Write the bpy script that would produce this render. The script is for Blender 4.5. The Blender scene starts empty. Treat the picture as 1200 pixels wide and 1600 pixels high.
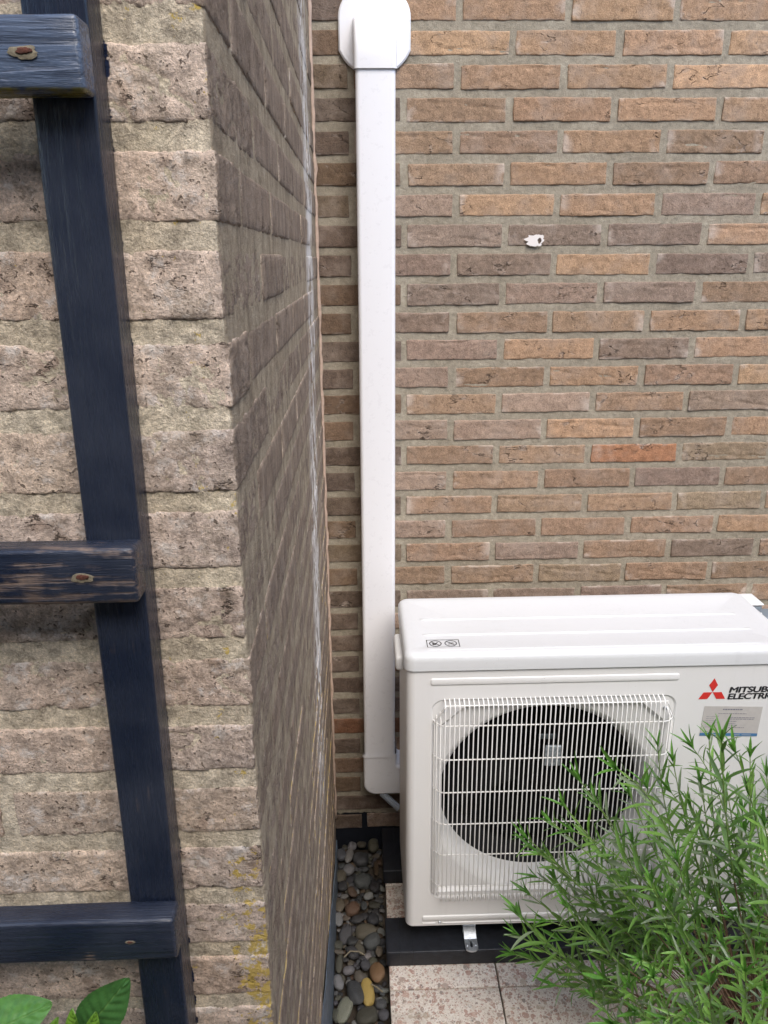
import bpy, bmesh, math, random
from mathutils import Vector, Matrix, noise
R = math.radians
sc = bpy.context.scene
col = sc.collection

# ------------------------------------------------------------------ camera
cd = bpy.data.cameras.new('camera')
cam = bpy.data.objects.new('camera', cd); col.objects.link(cam)
cd.sensor_fit = 'VERTICAL'; cd.sensor_height = 24.0; cd.lens = 18.079
cd.clip_start = 0.02; cd.clip_end = 300
rt = Vector((0.99953685, -0.02953603, -0.00732865)); up = Vector((0.01617201, 0.31153823, 0.95009599)); fw = Vector((0.02577891, 0.94977447, -0.3118716))
CAM = Vector((-0.09639, -1.77358, 1.54321))
m = Matrix((rt, up, -fw)).transposed().to_4x4(); m.translation = CAM
cam.matrix_world = m
sc.camera = cam
FPX = 1205.27
def ray_at(px, py, y):
    """the point of the place seen at photograph pixel px, py that lies on the plane y"""
    v = fw * FPX + rt * (px - 600) + up * (800 - py)
    return CAM + v * ((y - CAM.y) / v.y)
def pix(p):
    d = Vector(p) - CAM; D = d.dot(fw)
    return 600 + FPX * d.dot(rt) / D, 800 - FPX * d.dot(up) / D

# ------------------------------------------------------------------ world, sun, exposure
SUN_EL, SUN_AZ = R(52), R(18)          # azimuth measured from -Y towards +X
w = bpy.data.worlds.new('World'); sc.world = w; w.use_nodes = True
nt = w.node_tree
sky = nt.nodes.new('ShaderNodeTexSky'); sky.sky_type = 'NISHITA'; sky.sun_disc = False
sky.sun_elevation = SUN_EL; sky.sun_rotation = math.pi - SUN_AZ
sky.air_density = 1.0; sky.dust_density = 1.0; sky.ozone_density = 1.0
nt.links.new(sky.outputs[0], nt.nodes['Background'].inputs[0]); nt.nodes['Background'].inputs[1].default_value = 0.125
ld = bpy.data.lights.new('sun', 'SUN'); ld.energy = 1.0; ld.angle = R(36); ld.color = (1.0, 0.925, 0.83)
sun = bpy.data.objects.new('sun', ld); col.objects.link(sun)
tosun = Vector((math.sin(SUN_AZ) * math.cos(SUN_EL), -math.cos(SUN_AZ) * math.cos(SUN_EL), math.sin(SUN_EL)))
sun.rotation_euler = tosun.to_track_quat('Z', 'Y').to_euler(); sun.location = tosun * 8
vs = sc.view_settings; vs.view_transform = 'Standard'; vs.look = 'None'; vs.gamma = 1; vs.use_curve_mapping = False
vs.exposure = 1.76
sc.render.engine = 'CYCLES'; sc.cycles.use_denoising = True; sc.cycles.max_bounces = 6; sc.cycles.use_adaptive_sampling = True; sc.cycles.adaptive_threshold = 0.015

# ------------------------------------------------------------------ helpers
def link(name, me, mat=None, parent=None):
    o = bpy.data.objects.new(name, me); col.objects.link(o)
    if mat is not None and me is not None and not me.materials: me.materials.append(mat)
    if parent is not None: o.parent = parent
    return o
def tag(o, label=None, cat=None, group=None, kind=None):
    if label: o['label'] = label
    if cat: o['category'] = cat
    if group: o['group'] = group
    if kind: o['kind'] = kind
    return o
def empty(name, loc=(0, 0, 0)):
    o = bpy.data.objects.new(name, None); col.objects.link(o); o.location = loc; o.empty_display_size = .05
    return o
class MB:
    def __init__(s): s.v = []; s.f = []; s.m = []; s.t = []
    def add(s, vs, fs, mi=0, tint=None):
        b = len(s.v); s.v += [tuple(p) for p in vs]; s.f += [tuple(i + b for i in f) for f in fs]; s.m += [mi] * len(fs)
        if tint is not None: s.t += [tint] * len(vs)
        return s
    def box(s, a, b, mi=0):
        (x0, y0, z0), (x1, y1, z1) = a, b
        return s.add([(x0,y0,z0),(x1,y0,z0),(x1,y1,z0),(x0,y1,z0),(x0,y0,z1),(x1,y0,z1),(x1,y1,z1),(x0,y1,z1)],
                     [(3,2,1,0),(4,5,6,7),(0,1,5,4),(1,2,6,5),(2,3,7,6),(3,0,4,7)], mi)
    def tube(s, pts, rad, n=8, caps=True, mi=0, tint=None):
        pts = [Vector(p) for p in pts]; vs = []; fs = []; prev = None
        for i, p in enumerate(pts):
            d = (pts[min(i+1, len(pts)-1)] - pts[max(i-1, 0)]).normalized()
            if prev is None: a = d.orthogonal().normalized()
            else: a = (prev - d * prev.dot(d)).normalized()
            prev = a; b = d.cross(a); r = rad[i] if isinstance(rad, (list, tuple)) else rad
            for k in range(n):
                t = 2 * math.pi * k / n; vs.append(p + (a * math.cos(t) + b * math.sin(t)) * r)
        for i in range(len(pts) - 1):
            for k in range(n): fs.append((i*n+k, i*n+(k+1)%n, (i+1)*n+(k+1)%n, (i+1)*n+k))
        if caps: fs.append(tuple(range(n-1, -1, -1))); fs.append(tuple(range((len(pts)-1)*n, len(pts)*n)))
        return s.add(vs, fs, mi, tint)
    def loops(s, ls, closed=True, cap0=False, cap1=False, mi=0):
        n = len(ls[0]); vs = [p for l in ls for p in l]; fs = []
        for i in range(len(ls) - 1):
            for k in range(n if closed else n - 1): fs.append((i*n+k, i*n+(k+1)%n, (i+1)*n+(k+1)%n, (i+1)*n+k))
        if cap0: fs.append(tuple(range(n-1, -1, -1)))
        if cap1: fs.append(tuple(range((len(ls)-1)*n, len(ls)*n)))
        return s.add(vs, fs, mi)
    def mesh(s, name, smooth=None):
        me = bpy.data.meshes.new(name); me.from_pydata(s.v, [], s.f)
        if any(s.m): me.polygons.foreach_set('material_index', s.m)
        if s.t:
            a = me.color_attributes.new('tint', 'FLOAT_COLOR', 'POINT')
            a.data.foreach_set('color', [c for t in s.t for c in (*t[:3], 1.0)])
        me.update()
        if smooth is not None:
            me.polygons.foreach_set('use_smooth', [True] * len(me.polygons))
            if smooth < 180: me.set_sharp_from_angle(angle=R(smooth))
        return me
    def build(s, name, mat, parent=None, smooth=None):
        return link(name, s.mesh(name, smooth), mat, parent)
def bevel_box(name, a, b, mat, parent=None, r=.003, seg=3, wob=0, seed=0):
    bm = bmesh.new(); bmesh.ops.create_cube(bm, size=1)
    a = Vector(a); b = Vector(b); c = (a + b) / 2; s = b - a
    for v in bm.verts: v.co = Vector((v.co.x * s.x, v.co.y * s.y, v.co.z * s.z))
    bmesh.ops.bevel(bm, geom=bm.edges[:], offset=r, segments=seg, profile=.5, affect='EDGES')
    if wob:
        for v in bm.verts: v.co += noise.noise_vector(v.co * 9 + Vector((seed, 0, 0))) * wob
    me = bpy.data.meshes.new(name); bm.to_mesh(me); bm.free()
    me.polygons.foreach_set('use_smooth', [True] * len(me.polygons)); me.set_sharp_from_angle(angle=R(40))
    o = link(name, me, mat, parent); o.location = c
    return o
def axis(h, n, r):
    r = min(r, h * .8); inner = [-h + r + (2 * h - 2 * r) * i / n for i in range(n + 1)]
    return [-h, -h + r * .35] + inner + [h - r * .35, h]
def rbox(lx, ly, lz, nx, ny, nz, r, disp=None, faces='xXyYzZ'):
    """box with rounded edges, its faces cut fine and pushed about by disp; returns verts, faces"""
    H = (lx / 2, ly / 2, lz / 2); A = (axis(H[0], nx, r), axis(H[1], ny, r), axis(H[2], nz, r))
    idx = {}; V = []; F = []
    def vert(p):
        k = (round(p[0], 6), round(p[1], 6), round(p[2], 6))
        if k not in idx:
            q = Vector(p); c = Vector([max(-H[i] + r, min(H[i] - r, q[i])) for i in range(3)]); d = q - c
            if d.length > 1e-9:
                d.normalize(); q = c + d * r
            if disp: q = q + disp(q)
            idx[k] = len(V); V.append(q)
        return idx[k]
    for f in faces:
        ax = 'xyz'.index(f.lower()); sg = 1 if f.isupper() else -1
        u, v_ = ((1, 2), (2, 0), (0, 1))[ax]
        for i in range(len(A[u]) - 1):
            for j in range(len(A[v_]) - 1):
                q = []
                for (a, b) in ((0, 0), (1, 0), (1, 1), (0, 1)):
                    p = [0, 0, 0]; p[ax] = sg * H[ax]; p[u] = A[u][i + a]; p[v_] = A[v_][j + b]; q.append(vert(p))
                F.append(tuple(q if sg > 0 else q[::-1]))
    return V, F

# ------------------------------------------------------------------ material helpers
class N:
    def __init__(s, name):
        s.m = bpy.data.materials.new(name); s.m.use_nodes = True; s.t = s.m.node_tree
        s.bsdf = s.t.nodes['Principled BSDF']
    def n(s, typ, ins=None, **props):
        nd = s.t.nodes.new(typ)
        for k, v in props.items(): setattr(nd, k, v)
        for k, v in (ins or {}).items(): s.set(nd, k, v)
        return nd
    def set(s, nd, k, v):
        sk = nd.inputs[k]
        if isinstance(v, bpy.types.NodeSocket): s.t.links.new(v, sk)
        elif isinstance(v, bpy.types.Node): s.t.links.new(v.outputs[0], sk)
        else:
            if sk.type == 'RGBA' and len(v) == 3: v = (*v, 1)
            sk.default_value = v
    def noise(s, vec, scale, detail=4, rough=.55, dist=0): return s.n('ShaderNodeTexNoise', {'Vector': vec, 'Scale': scale, 'Detail': detail, 'Roughness': rough, 'Distortion': dist}).outputs['Fac']
    def math(s, op, a, b=0., clamp=False):
        return s.n('ShaderNodeMath', {0: a, 1: b}, operation=op, use_clamp=clamp).outputs[0]
    def mapr(s, v, a, b, c=0., d=1., smooth=True):
        return s.n('ShaderNodeMapRange', {'Value': v, 'From Min': a, 'From Max': b, 'To Min': c, 'To Max': d}, interpolation_type='SMOOTHSTEP' if smooth else 'LINEAR').outputs[0]
    def mix(s, f, a, b, blend='MIX'):
        nd = s.n('ShaderNodeMix', data_type='RGBA', blend_type=blend)
        s.set(nd, 0, f); s.set(nd, 6, a); s.set(nd, 7, b); return nd.outputs[2]
    def vmath(s, op, a, b): return s.n('ShaderNodeVectorMath', {0: a, 1: b}, operation=op).outputs[0]
    def grey(s, v): return s.n('ShaderNodeCombineColor', {0: v, 1: v, 2: v}).outputs[0]
    def objco(s, randomise=True, scale=None):
        v = s.n('ShaderNodeTexCoord').outputs['Object']
        if scale: v = s.vmath('MULTIPLY', v, scale)
        if randomise:
            rd = s.n('ShaderNodeObjectInfo').outputs['Random']
            k = s.math('MULTIPLY', rd, 37.)
            v = s.vmath('ADD', v, s.n('ShaderNodeCombineXYZ', {0: k, 1: s.math('MULTIPLY', rd, 91.), 2: s.math('MULTIPLY', rd, 53.)}).outputs[0])
        return v
    def pos(s): return s.n('ShaderNodeNewGeometry').outputs['Position']
    def bump(s, h, dist, strength=1., normal=None):
        i = {'Height': h, 'Distance': dist, 'Strength': strength}
        if normal is not None: i['Normal'] = normal
        return s.n('ShaderNodeBump', i).outputs[0]
    def out(s, color=None, rough=None, normal=None, **kw):
        if color is not None: s.set(s.bsdf, 'Base Color', color)
        if rough is not None: s.set(s.bsdf, 'Roughness', rough)
        if normal is not None: s.set(s.bsdf, 'Normal', normal)
        for k, v in kw.items(): s.set(s.bsdf, k.replace('_', ' '), v)
        return s.m

def brick_material(name, tint_attr=False):
    k = N(name)
    if tint_attr: base = k.n('ShaderNodeAttribute', attribute_name='tint').outputs['Color']
    else: base = k.n('ShaderNodeObjectInfo').outputs['Color']
    co = k.objco(not tint_attr); raw = k.n('ShaderNodeTexCoord').outputs['Object']
    big = k.noise(co, 16, 4, .6); mid = k.noise(co, 70, 5, .65); fine = k.noise(co, 520, 3, .6)
    c = k.mix(1., base, k.grey(k.mapr(mid, .25, .75, .66, 1.32, False)), 'MULTIPLY')
    c = k.mix(1., c, k.grey(k.mapr(fine, .3, .7, .66, 1.34, False)), 'MULTIPLY')
    c = k.mix(k.mapr(big, .45, .72, 0, .75), c, k.mix(.55, c, (.36, .29, .235)))
    c = k.mix(k.mapr(k.noise(co, 27, 5, .7), .52, .70, 0, .45), c, k.mix(.6, c, (.17, .115, .08)))
    # folds of the moulded clay: thin wandering dark creases, each with a pale lip
    cw = k.vmath('MULTIPLY', co, (1., 1., 2.6))
    ridge = k.math('ABSOLUTE', k.math('SUBTRACT', k.noise(cw, 12, 4, .56, .15), .5))
    where = k.math('MULTIPLY', k.mapr(k.noise(co, 11, 2, .5), .54, .63), k.mapr(k.noise(co, 60, 2, .5), .40, .56))
    crack = k.math('MULTIPLY', k.mapr(ridge, .0, .012, 1., 0.), where)
    lip = k.math('MULTIPLY', k.mapr(ridge, .012, .05, 1., 0.), k.math('MULTIPLY', where, k.mapr(k.noise(co, 42, 3), .5, .68)))
    c = k.mix(k.math('MULTIPLY', lip, .6), c, (.50, .41, .34))
    c = k.mix(k.math('MULTIPLY', crack, k.mapr(mid, .35, .6, .35, .9)), c, (.055, .038, .028))
    # pores and pale lime bloom
    por = k.mapr(k.noise(co, 210, 2, .5), .66, .72)
    c = k.mix(k.math('MULTIPLY', por, .6), c, (.06, .042, .032))
    if not tint_attr:
        sx = k.n('ShaderNodeSeparateXYZ', {0: raw})
        low = k.mapr(sx.outputs[2], -.016, -.025)
        ends = k.mapr(k.math('ABSOLUTE', sx.outputs[0]), .075, .103)
        bl = k.math('MAXIMUM', k.math('MULTIPLY', low, k.mapr(k.noise(co, 28, 3), .50, .62)), k.math('MULTIPLY', ends, k.mapr(k.noise(co, 17, 4), .52, .64)))
        c = k.mix(k.math('MULTIPLY', bl, .62), c, (.56, .48, .41))
    spk = k.mapr(k.noise(co, 95, 4, .7), .70, .76)
    c = k.mix(k.math('MULTIPLY', spk, .5), c, (.6, .54, .47))
    h = k.math('ADD', k.math('MULTIPLY', mid, .8), k.math('SUBTRACT', k.math('MULTIPLY', fine, .28), k.math('MULTIPLY', crack, 1.3)))
    return k.out(c, .92, k.bump(h, .0042), Specular_IOR_Level=.25)

def mortar_material(name):
    k = N(name); p = k.pos()
    a = k.noise(p, 9, 4, .6); b = k.noise(p, 90, 4, .7); g = k.noise(p, 700, 3, .7)
    c = k.mix(k.mapr(a, .3, .7), (.30, .262, .198), (.385, .34, .262))
    c = k.mix(1., c, k.grey(k.mapr(b, .25, .75, .72, 1.22, False)), 'MULTIPLY')
    c = k.mix(1., c, k.grey(k.mapr(g, .2, .8, .62, 1.34, False)), 'MULTIPLY')
    z = k.n('ShaderNodeSeparateXYZ', {0: p}).outputs[2]
    tar = k.mapr(k.math('ADD', z, k.math('MULTIPLY', k.math('SUBTRACT', k.noise(p, 22, 3), .5), .05)), .083, .078)
    c = k.mix(tar, c, (.010, .012, .018))
    h = k.math('ADD', b, k.math('MULTIPLY', g, .45))
    return k.out(c, .95, k.bump(h, .003), Specular_IOR_Level=.2)

def pier_material(name, brick):
    """weathered, sandy masonry of the near wall with lichen, lime runs and brush marks of the trellis paint"""
    k = N(name); p = k.pos(); nrm = k.n('ShaderNodeNewGeometry').outputs['True Normal']
    xyz = k.n('ShaderNodeSeparateXYZ', {0: p}); X, Y, Z = xyz.outputs[:3]
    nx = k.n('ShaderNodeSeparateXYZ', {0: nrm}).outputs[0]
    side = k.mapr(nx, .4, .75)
    co = k.vmath('ADD', p, (3.1, 7.7, 1.3))
    big = k.noise(co, 13, 4, .6); mid = k.noise(co, 95, 5, .7); fine = k.noise(co, 430, 5, .8)
    if brick:
        base = k.n('ShaderNodeObjectInfo').outputs['Color']
        c = k.mix(k.mapr(big, .4, .7, 0, .55), base, (.43, .36, .30))
        c = k.mix(k.mapr(k.noise(co, 30, 4, .6), .55, .7, 0, .6), c, (.27, .185, .135))
    else:
        c = k.mix(k.mapr(big, .35, .65), (.53, .445, .325), (.63, .545, .415))
    c = k.mix(1., c, k.grey(k.mapr(mid, .30, .70, .50, 1.45, False)), 'MULTIPLY')
    c = k.mix(1., c, k.grey(k.mapr(fine, .3, .7, .55, 1.45, False)), 'MULTIPLY')
    crack = None
    if brick:
        cw = k.vmath('MULTIPLY', co, (1., 1., 2.2))
        ridge = k.math('ABSOLUTE', k.math('SUBTRACT', k.noise(cw, 19, 5, .62, .2), .5))
        crack = k.math('MULTIPLY', k.mapr(ridge, .001, .011, 1., 0.), k.mapr(k.noise(co, 30, 2), .57, .64))
        c = k.mix(k.math('MULTIPLY', crack, .8), c, (.05, .036, .026))
        pit = k.mapr(k.noise(co, 190, 4, .65), .60, .66)
        c = k.mix(k.math('MULTIPLY', pit, .8), c, (.06, .042, .03))
        wh = k.mapr(k.noise(co, 38, 6, .78), .52, .66)
        c = k.mix(k.math('MULTIPLY', wh, .75), c, (.72, .655, .59))
    # the return face is browner and darker, with long streaks and white lime runs
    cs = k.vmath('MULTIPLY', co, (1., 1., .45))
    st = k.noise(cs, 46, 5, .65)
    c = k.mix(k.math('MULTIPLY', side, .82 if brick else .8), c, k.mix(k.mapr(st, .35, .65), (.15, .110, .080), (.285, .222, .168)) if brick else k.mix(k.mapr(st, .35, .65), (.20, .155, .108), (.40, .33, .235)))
    yl = k.math('ADD', k.mapr(Z, .7, 1.6, -.47, -.24, False), k.math('MULTIPLY', k.math('SUBTRACT', k.noise(k.vmath('MULTIPLY', p, (0., 0., 1.)), 6, 3), .5), .16))
    dl = k.math('ABSOLUTE', k.math('SUBTRACT', Y, yl))
    run = k.math('MULTIPLY', k.mapr(dl, .03, .13, 1., 0.), k.mapr(k.noise(cs, 30, 4, .7, .4), .42, .54))
    run = k.math('MULTIPLY', run, k.math('MULTIPLY', side, k.mapr(Z, .35, .8)))
    c = k.mix(k.math('MULTIPLY', run, .9), c, (.80, .77, .73))
    # green-yellow algae film and yellow lichen, mostly on the joints and low down by the corner
    alg = k.math('MULTIPLY', k.mapr(k.noise(co, 26, 4, .65), .47, .66), k.mapr(k.math('ABSOLUTE', k.math('ADD', X, .2)), .16, .0, .25, 1.))
    alg = k.math('MULTIPLY', alg, k.math('SUBTRACT', 1., k.math('MULTIPLY', side, .85)))
    c = k.mix(k.math('MULTIPLY', alg, .13 if not brick else .08), c, (.44, .36, .16))
    nearc = k.mapr(X, -.245, -.20); low = k.mapr(Z, 1.16, .93, .0, 1.)
    amt = k.math('ADD', k.math('MULTIPLY', nearc, k.math('ADD', k.math('MULTIPLY', low, .15), .05)), .01 if not brick else -.02)
    li = k.mapr(k.math('ADD', k.noise(co, 48, 5, .72), amt), .655, .70)
    li = k.math('MULTIPLY', li, k.math('SUBTRACT', 1., side))
    c = k.mix(k.math('MULTIPLY', li, .82), c, (.58, .41, .075))
    # blue-black brush marks beside the stile, as ragged as the rough clay they caught on
    xl = k.math('ADD', k.mapr(Z, 1.0, 1.63, -.2610, -.2535, False), 0.)
    rag = k.math('ADD', k.math('MULTIPLY', k.math('SUBTRACT', k.noise(co, 150, 5, .8), .5), .0045), k.mapr(k.noise(k.vmath('MULTIPLY', p, (0., 0., 1.)), 40, 4), .40, .62, -.004, -.0004))
    blot = k.math('MULTIPLY', k.math('MULTIPLY', k.mapr(Z, 1.624, 1.632), k.mapr(Z, 1.682, 1.670)), k.mapr(k.noise(co, 75, 4, .7), .42, .56))
    d = k.math('SUBTRACT', X, k.math('ADD', k.math('ADD', xl, rag), k.math('MULTIPLY', blot, .0025)))
    pm = k.math('MULTIPLY', k.mapr(d, .0008, -.0004), k.mapr(X, -.272, -.268))
    pm = k.math('MULTIPLY', pm, k.math('SUBTRACT', 1., side))
    c = k.mix(pm, c, (.012, .02, .05))
    h = k.math('ADD', k.math('MULTIPLY', mid, 1.), k.math('MULTIPLY', fine, .5))
    if brick: h = k.math('SUBTRACT', h, k.math('MULTIPLY', pit, .5))
    if crack is not None: h = k.math('SUBTRACT', h, k.math('MULTIPLY', crack, 1.1))
    return k.out(c, .94, k.bump(h, .0034), Specular_IOR_Level=.22)

def plain(name, color, rough=.5, metal=0., spec=.5, var=0., vscale=40, bump=0., bscale=200, coat=0.):
    k = N(name); c = (*color, 1)
    if var or bump:
        p = k.objco(True)
    if var:
        v = k.noise(p, vscale, 5, .6); c = k.mix(1., c, k.grey(k.mapr(v, .25, .75, 1 - var, 1 + var, False)), 'MULTIPLY')
    nm = k.bump(k.noise(p, bscale, 4, .6), bump) if bump else None
    return k.out(c, rough, nm, Metallic=metal, Specular_IOR_Level=spec, Coat_Weight=coat)

def enamel(name, color, dirt=.1, rough=.38):
    """powder-coated sheet: faint orange peel, faint dust"""
    k = N(name); p = k.pos()
    a = k.noise(p, 5, 4, .6); b = k.noise(p, 60, 4, .7)
    c = k.mix(k.math('MULTIPLY', k.mapr(a, .4, .75), dirt), color, tuple(x * .82 for x in color))
    c = k.mix(k.math('MULTIPLY', k.mapr(b, .62, .8), dirt), c, (.42, .39, .33))
    rain = k.noise(k.vmath('MULTIPLY', p, (1., 1., .06)), 55, 4, .7)
    c = k.mix(k.math('MULTIPLY', k.math('MULTIPLY', k.mapr(rain, .52, .72), k.mapr(a, .35, .6)), dirt * 1.6), c, tuple(x * .70 for x in color))
    spk = k.mapr(k.noise(p, 330, 2, .5), .735, .76)
    c = k.mix(k.math('MULTIPLY', spk, dirt * 4.), c, (.20, .17, .13))
    return k.out(c, k.mapr(b, .3, .7, rough - .05, rough + .1), k.bump(k.noise(p, 900, 2), .00006), Specular_IOR_Level=.5)

def wood_paint(name):
    """dark blue-black stain; object colour: R = wear, G = 1 for grain along z, 0 for grain along x"""
    k = N(name); oi = k.n('ShaderNodeObjectInfo'); cc = k.n('ShaderNodeSeparateColor', {0: oi.outputs['Color']})
    wear, gz, worn_x = cc.outputs[0], cc.outputs[1], cc.outputs[2]
    raw = k.n('ShaderNodeTexCoord').outputs['Object']; s = k.n('ShaderNodeSeparateXYZ', {0: raw})
    rd = k.math('MULTIPLY', oi.outputs['Random'], 20.)
    vx = k.n('ShaderNodeCombineXYZ', {0: k.math('ADD', k.math('MULTIPLY', s.outputs[0], 7.), rd), 1: k.math('MULTIPLY', s.outputs[1], 130.), 2: k.math('MULTIPLY', s.outputs[2], 130.)}).outputs[0]
    vz = k.n('ShaderNodeCombineXYZ', {0: k.math('ADD', k.math('MULTIPLY', s.outputs[0], 130.), rd), 1: k.math('MULTIPLY', s.outputs[1], 130.), 2: k.math('MULTIPLY', s.outputs[2], 7.)}).outputs[0]
    gv = k.n('ShaderNodeMix', {0: gz, 4: vx, 5: vz}, data_type='VECTOR').outputs[1]
    gr = k.noise(gv, 1.6, 5, .65, .3); pat = k.noise(raw, 26, 4, .6)
    wm = k.mapr(k.math('ADD', k.math('ADD', k.math('MULTIPLY', gr, .55), k.math('MULTIPLY', pat, .5)), k.math('MULTIPLY', wear, .34)), .66, .80)
    film = k.mix(k.mapr(k.noise(raw, 12, 3), .35, .65), (.011, .016, .030), (.028, .034, .050))
    woodc = k.mix(k.mapr(gr, .35, .65), (.050, .034, .028), (.21, .145, .105))
    c = k.mix(wm, film, woodc)
    c = k.mix(k.math('MULTIPLY', worn_x, k.mapr(gr, .40, .58, .25, .85)), c, (.10, .135, .20))
    nz_ = k.n('ShaderNodeSeparateXYZ', {0: k.n('ShaderNodeNewGeometry').outputs['Normal']}).outputs[2]
    c = k.mix(k.math('MULTIPLY', k.math('MULTIPLY', worn_x, k.mapr(nz_, -.25, -.6)), k.mapr(k.noise(raw, 60, 4), .35, .55)), c, (.16, .135, .022))
    dust = k.mapr(k.noise(raw, 160, 4, .7), .70, .76)
    c = k.mix(k.math('MULTIPLY', dust, .35), c, (.25, .24, .2))
    rough = k.math('ADD', k.mapr(wm, 0, 1, .27, .8), k.math('MULTIPLY', k.math('SUBTRACT', gr, .5), .15))
    return k.out(c, rough, k.bump(k.math('ADD', gr, k.math('MULTIPLY', wm, -.5)), .0014), Specular_IOR_Level=.55)

def terrazzo(name):
    k = N(name); p = k.objco(True); q = k.vmath('ADD', p, k.vmath('MULTIPLY', k.n('ShaderNodeTexNoise', {'Vector': p, 'Scale': 90.}).outputs['Color'], (.006, .006, .006)))
    k2 = lambda sc_: k.n('ShaderNodeTexVoronoi', {'Vector': q, 'Scale': sc_}, feature='F1')
    c = k.mix(k.mapr(k.noise(p, 220, 4, .7), .3, .7), (.62, .56, .485), (.74, .68, .605))
    for sc_, thr, seed in ((62., .50, 0.), (110., .52, 3.), (210., .50, 7.), (380., .45, 11.)):
        vv = k.vmath('ADD', q, (seed, seed * 2, 0)); vo = k.n('ShaderNodeTexVoronoi', {'Vector': vv, 'Scale': sc_}, feature='F1')
        rnd = k.n('ShaderNodeSeparateColor', {0: vo.outputs['Color']}); 
        rp = k.n('ShaderNodeValToRGB', {0: rnd.outputs[0]}); e = rp.color_ramp; e.interpolation = 'CONSTANT'
        cols = [(0, (.36, .20, .155)), (.2, (.47, .30, .235)), (.4, (.60, .52, .44)), (.55, (.29, .21, .17)), (.66, (.72, .68, .62)), (.84, (.17, .125, .11)), (.92, (.44, .36, .27))]
        e.elements[0].position = 0; e.elements[0].color = (*cols[0][1], 1); e.elements[1].position = cols[1][0]; e.elements[1].color = (*cols[1][1], 1)
        for ps, cl in cols[2:]:
            el = e.elements.new(ps); el.color = (*cl, 1)
        size = k.math('MULTIPLY', rnd.outputs[1], thr * 1.25)
        msk = k.mapr(k.math('SUBTRACT', size, vo.outputs['Distance']), .0, .05)
        c = k.mix(k.math('MULTIPLY', msk, .75), c, rp.outputs[0])
    c = k.mix(k.mapr(k.noise(p, 14, 4, .65), .5, .75, 0, .35), c, (.30, .27, .22))
    return k.out(c, k.mapr(k.noise(p, 60, 3), .3, .7, .45, .68), k.bump(k.noise(p, 300, 3), .0002))

def stone_material(name, vein=False):
    k = N(name); base = k.n('ShaderNodeObjectInfo').outputs['Color']; p = k.objco(True)
    a = k.noise(p, 60, 5, .65); b = k.noise(p, 700, 3, .7)
    c = k.mix(1., base, k.grey(k.mapr(a, .25, .75, .62, 1.4, False)), 'MULTIPLY')
    c = k.mix(1., c, k.grey(k.mapr(b, .25, .75, .75, 1.25, False)), 'MULTIPLY')
    v = k.math('ABSOLUTE', k.math('SUBTRACT', k.noise(k.vmath('MULTIPLY', p, (1., 2.4, 1.)), 48, 3, .5, .5), .5))
    amt = k.mapr(v, .004, .022, 1., 0.)
    if not vein: amt = k.math('MULTIPLY', amt, k.mapr(k.noise(p, 20, 2), .58, .66, 0., .5))
    c = k.mix(amt, c, (.55, .53, .46))
    return k.out(c, k.mapr(a, .3, .7, .42, .66), k.bump(k.math('ADD', a, k.math('MULTIPLY', b, .3)), .0009), Specular_IOR_Level=.45)

def leaf_material(name, attr, gloss=.42, vein=False):
    k = N(name)
    base = k.n('ShaderNodeAttribute', attribute_name='tint').outputs['Color'] if attr else k.n('ShaderNodeObjectInfo').outputs['Color']
    p = k.objco(not attr); a = k.noise(p, 150, 4, .6)
    c = k.mix(1., base, k.grey(k.mapr(a, .3, .7, .78, 1.22, False)), 'MULTIPLY')
    if vein:
        vm = k.n('ShaderNodeAttribute', attribute_name='tint').outputs['Fac']
        c = k.mix(k.math('MULTIPLY', vm, .55), c, (.20, .36, .10))
    k.out(c, gloss, k.bump(a, .0004), Specular_IOR_Level=.5)
    tr = k.n('ShaderNodeBsdfTranslucent', {'Color': k.mix(.5, c, k.mix(1., c, (1.2, 1.5, .5), 'MULTIPLY'))})
    ms = k.n('ShaderNodeMixShader', {0: .28, 1: k.bsdf.outputs[0], 2: tr})
    k.t.links.new(ms.outputs[0], k.t.nodes['Material Output'].inputs[0])
    return k.m

def soil_material(name, c0, c1):
    k = N(name); p = k.pos(); a = k.noise(p, 30, 6, .7); b = k.noise(p, 260, 4, .7)
    c = k.mix(k.mapr(a, .3, .7), c0, c1); c = k.mix(1., c, k.grey(k.mapr(b, .2, .8, .5, 1.5, False)), 'MULTIPLY')
    return k.out(c, .95, k.bump(k.math('ADD', a, b), .006))

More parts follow.
